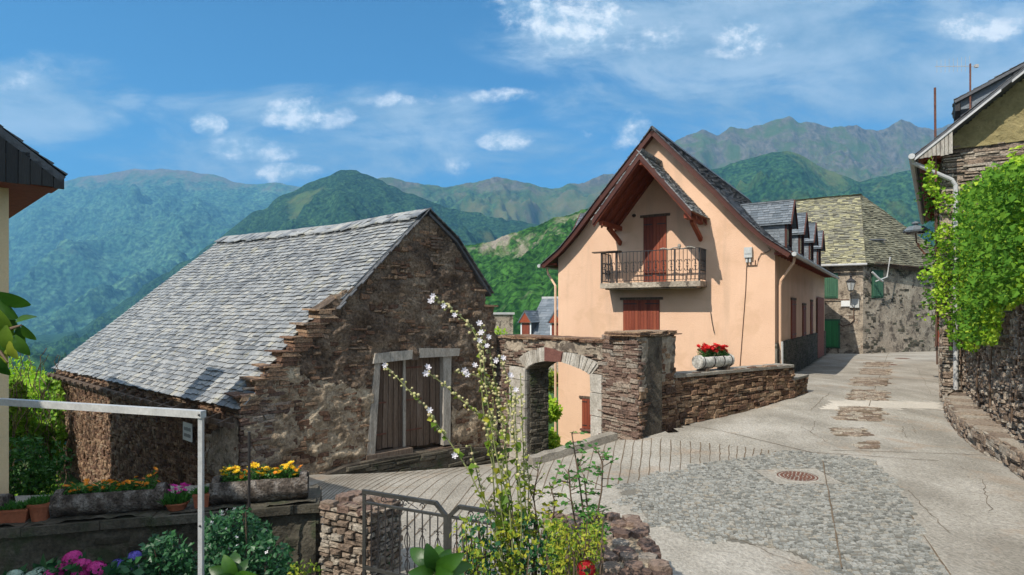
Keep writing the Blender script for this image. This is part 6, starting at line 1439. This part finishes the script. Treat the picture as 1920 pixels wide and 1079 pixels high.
def gbush(label, poly, Y0, Y1, n, L, mat, W=.6, fl=None, nf=0, fs=1, stems=14, group='garden bushes', th=-.2, name='garden_bush', lf=None):
    xs = [p[0] for p in poly]; c = P(sum(xs)/len(xs), 585, (Y0+Y1)/2)+Vector((0,0,-3.1)); e = empty(name, c, 0, label, 'bush', group); f = boxp(poly, Y0, Y1)
    mb = MB(); foliage(mb, f, n, L, W, th=th, seed=U(0,90), s=4); mb.build('foliage', mat, e)
    mb = MB()
    for _ in range(stems): p = f(); b = Vector((c.x+(p.x-c.x)*.4, c.y, -3.1)); mb.tube([b, (b+p)/2+rv()*.05, p], [.01,.008,.004], 5, cap=False)
    mb.build('stem', m_twig, e)
    ty = min(p[1] for p in poly)
    for _ in range(nf):
        q = f()
        if fl in FM: inst('flower', FM[fl], q+Vector((0,-.08,.05)), e, fs*U(.7,1.2), rot=(U(.3,1.3),U(-.5,.5),U(0,6)))
    return e
EXT = 1180
gbush('yellow green bush spilling over the right gate leaf below the hollyhock', [(850,985),(880,965),(910,975),(960,955),(1000,960),(1040,975),(1060,1000),(1060,EXT),(800,EXT),(800,1040),(830,1030)], 4.3, 5.0, 1700, .045, m_yleaf, .55, stems=80, th=.0)
gbush('dark green bush mixed among the yellowing leaves at the right gate leaf', [(860,1000),(900,960),(930,985),(985,965),(1030,985),(1050,1030),(1050,EXT),(840,EXT)], 4.4, 5.0, 1300, .05, m_dleaf, .65, stems=20, th=.0)
gbush('olive green shrub with yellow tips against the low broad wall', [(1030,985),(1060,960),(1090,970),(1130,960),(1135,1010),(1120,1060),(1090,EXT),(1020,EXT)], 4.1, 4.6, 1500, .036, m_yleaf, .5, stems=34, th=-.02)
gbush('dark leafy bush dotted with tiny white flowers right of the awning post', [(380,985),(400,965),(440,955),(480,965),(505,990),(520,1020),(545,1035),(560,EXT),(385,EXT)], 4.6, 5.5, 4200, .05, m_dleaf, .75, 'sm', 90, 1.0)
gbush('dark leafy bush dotted with tiny white flowers left of the awning post', [(270,1035),(300,1005),(330,1000),(355,1020),(368,1050),(370,EXT),(260,EXT)], 4.6, 5.4, 2200, .05, m_dleaf, .75, 'sm', 34, 1.0)
gbush('low yellow flowered shrub at the foot of the gate pier', [(545,1062),(570,1050),(600,1060),(610,EXT),(540,EXT)], 4.4, 4.9, 900, .035, m_yleaf, .5)
gbush('low green weeds growing behind the bars of the left gate leaf', [(690,1020),(715,1015),(740,1040),(745,1062),(690,1065)], 6.2, 6.6, 500, .05, m_dleaf, .6, stems=6)
hyd = gbush('hydrangea with deep pink heads in the dark garden corner', [(70,1075),(110,1055),(190,1060),(215,1080),(215,EXT),(60,EXT)], 4.5, 5.2, 900, .09, m_dleaf, .75, name='hydrangea', group='hydrangeas')
for x, y in [(135,1047),(155,1062),(182,1067),(118,1069),(100,1078),(150,1078)]: inst('flower_head', HM['p'], P(x,y,4.6), hyd, U(.9,1.15))
hyd = gbush('hydrangea with violet blue heads beside the dark bush', [(205,1060),(240,1048),(280,1060),(290,EXT),(205,EXT)], 4.5, 5.2, 700, .08, m_dleaf, .75, name='hydrangea', group='hydrangeas')
for x, y, k in [(253,1043,'b'),(220,1060,'b'),(233,1066,'b'),(245,1070,'b'),(278,1052,'d'),(262,1072,'d'),(212,1078,'d')]: inst('flower_head', HM[k], P(x,y,4.7), hyd, U(.7,.95))
hyd = gbush('pale hydrangea at the very bottom left of the garden', [(10,1075),(50,1068),(90,1078),(90,EXT),(5,EXT)], 4.5, 5.0, 500, .08, m_dleaf, .75, name='hydrangea', group='hydrangeas')
for x, y in [(72,1077),(60,1082),(28,1080)]: inst('flower_head', HM['w'], P(x,y,4.6), hyd, .9)
# broad-leaved plants in the foreground
def broad(name, label, c, tips, Y, mat, w_=.3, group=None):
    e = empty(name, P(c[0], c[1], Y), 0, label, 'plant', group); ms = MB(); root = P(c[0], c[1], Y)
    ms.tube([root+Vector((0,.02,-1.2)), root], [.015,.01], 6)
    for x, y, dY in tips:
        tip = P(x, y, Y+dY); d = tip-root; L = d.length; d.normalize(); sx = d.cross(Vector((.2,-1,.35))).normalized(); nn = sx.cross(d); mb = MB(); vs = []; N = 8
        for i in range(N+1):
            t_ = i/N; wd = L*w_*math.sin(math.pi*min(1,t_*.92+.06))**.8; cc = root+d*L*t_+nn*(L*.12*math.sin(math.pi*t_))-Vector((0,0,L*.1*t_*t_))
            vs += [cc+sx*wd/2+nn*wd*.14, cc, cc-sx*wd/2+nn*wd*.14]
        fs = []
        for i in range(N): fs += [(3*i,3*i+1,3*i+4,3*i+3), (3*i+1,3*i+2,3*i+5,3*i+4)]
        mb.add(vs, fs); mb.build('leaf', mat, e, smooth=True)
    ms.build('stem', m_stem, e)
broad('foxglove_rosette', 'broad leaved green plant in front of the gate', (815,1072), [(770,1022,.1),(800,1012,-.05),(785,1045,.0),(845,1025,.1),(870,1030,-.05),(885,1052,.0),(765,1068,-.1),(850,1070,-.1),(825,1018,.15)], 3.4, m_bigleaf, .42, 'broad leaved plants')
broad('foxglove_rosette', 'bright broad leaved plant at the bottom left of the pier', (442,1085), [(420,1035,.0),(392,1060,.0),(465,1045,.05),(440,1030,.1),(485,1075,-.05),(400,1080,-.05),(470,1082,-.1)], 3.4, m_bigleaf, .45, 'broad leaved plants')
lem = empty('lemon_branch', P(-90,640,1.9), 0, 'leafy branch with yellow tinged leaves reaching in from the left edge', 'branch'); 
mb = MB(); mb.tube([P(-120,660,1.9), P(-40,640,1.9), P(10,620,1.9), P(40,610,1.85)], [.012,.009,.006,.003], 6); mb.tube([P(-40,640,1.9), P(0,660,1.88), P(15,680,1.85)], [.008,.005,.002], 6); mb.tube([P(-40,640,1.9), P(0,590,1.9), P(20,560,1.9)], [.008,.005,.002], 6); mb.build('twig', m_twig, lem)
for k, (x, y, dx, dy, L, m_) in enumerate([(-6,548,36,14,.075,0),(-15,565,45,30,.08,0),(-10,575,30,48,.085,1),(10,592,32,38,.06,0),(30,605,38,-10,.05,0),(42,610,26,28,.05,0),(35,612,14,42,.055,0),(12,610,12,48,.075,1),(-5,615,22,48,.08,0),(-10,640,20,46,.08,1),(28,628,26,35,.06,0),(18,640,14,30,.05,1),(0,655,12,40,.07,0),(-15,600,20,50,.085,0),(-14,660,26,34,.07,0)]):
    p = P(x,y,1.9+U(-.06,.06)); d = (P(x+dx,y+dy,1.9)-p).normalized(); Lf = L*1.25; sx = d.cross(Vector((U(-.3,.3),-1,U(-.3,.5)))).normalized(); nn = sx.cross(d); vs = []; N = 6; mb = MB()
    for i in range(N+1):
        t_ = i/N; wd = Lf*.52*math.sin(math.pi*min(1,t_*.93+.04))**.85; cc = p+d*Lf*t_+nn*Lf*.08*math.sin(math.pi*t_)
        vs += [cc+sx*wd/2+nn*wd*.15, cc, cc-sx*wd/2+nn*wd*.15]
    fs = []
    for i in range(N): fs += [(3*i,3*i+1,3*i+4,3*i+3), (3*i+1,3*i+2,3*i+5,3*i+4)]
    mb.add(vs, fs); mb.build('leaf', m_bigleaf if not m_ else m_yleaf, lem, smooth=True)
# garden soil
mb = MB(); mb.add([(-8,0,-3.12),(1.2,0,-3.12),(1.2,5.2,-3.12),(-.4,5.6,-3.12),(-1.8,6.2,-3.12),(-8,6.2,-3.12)], [(0,1,2,3,4,5)], .5); tag(mb.build('garden_soil', m_soil), kind='structure')
# ------------------------------------------------------------------ air
hb = MB(); hb.box(-9500, 9500, -2500, 6500, -420, 1750)
hm = bpy.data.materials.new('haze'); hm.use_nodes = True; ht = NT(hm.node_tree)
ht.n.remove(ht.n['Principled BSDF']); pv = ht.new('ShaderNodeVolumePrincipled')
pv.inputs['Color'].default_value = (.2, .56, 1.0, 1); pv.inputs['Density'].default_value = 1.35e-4; pv.inputs['Anisotropy'].default_value = .1
ht.l.new(pv.outputs[0], ht.n['Material Output'].inputs['Volume'])
tag(hb.build('haze', hm), 'thin blue air between the village and the mountains', 'haze', kind='stuff')
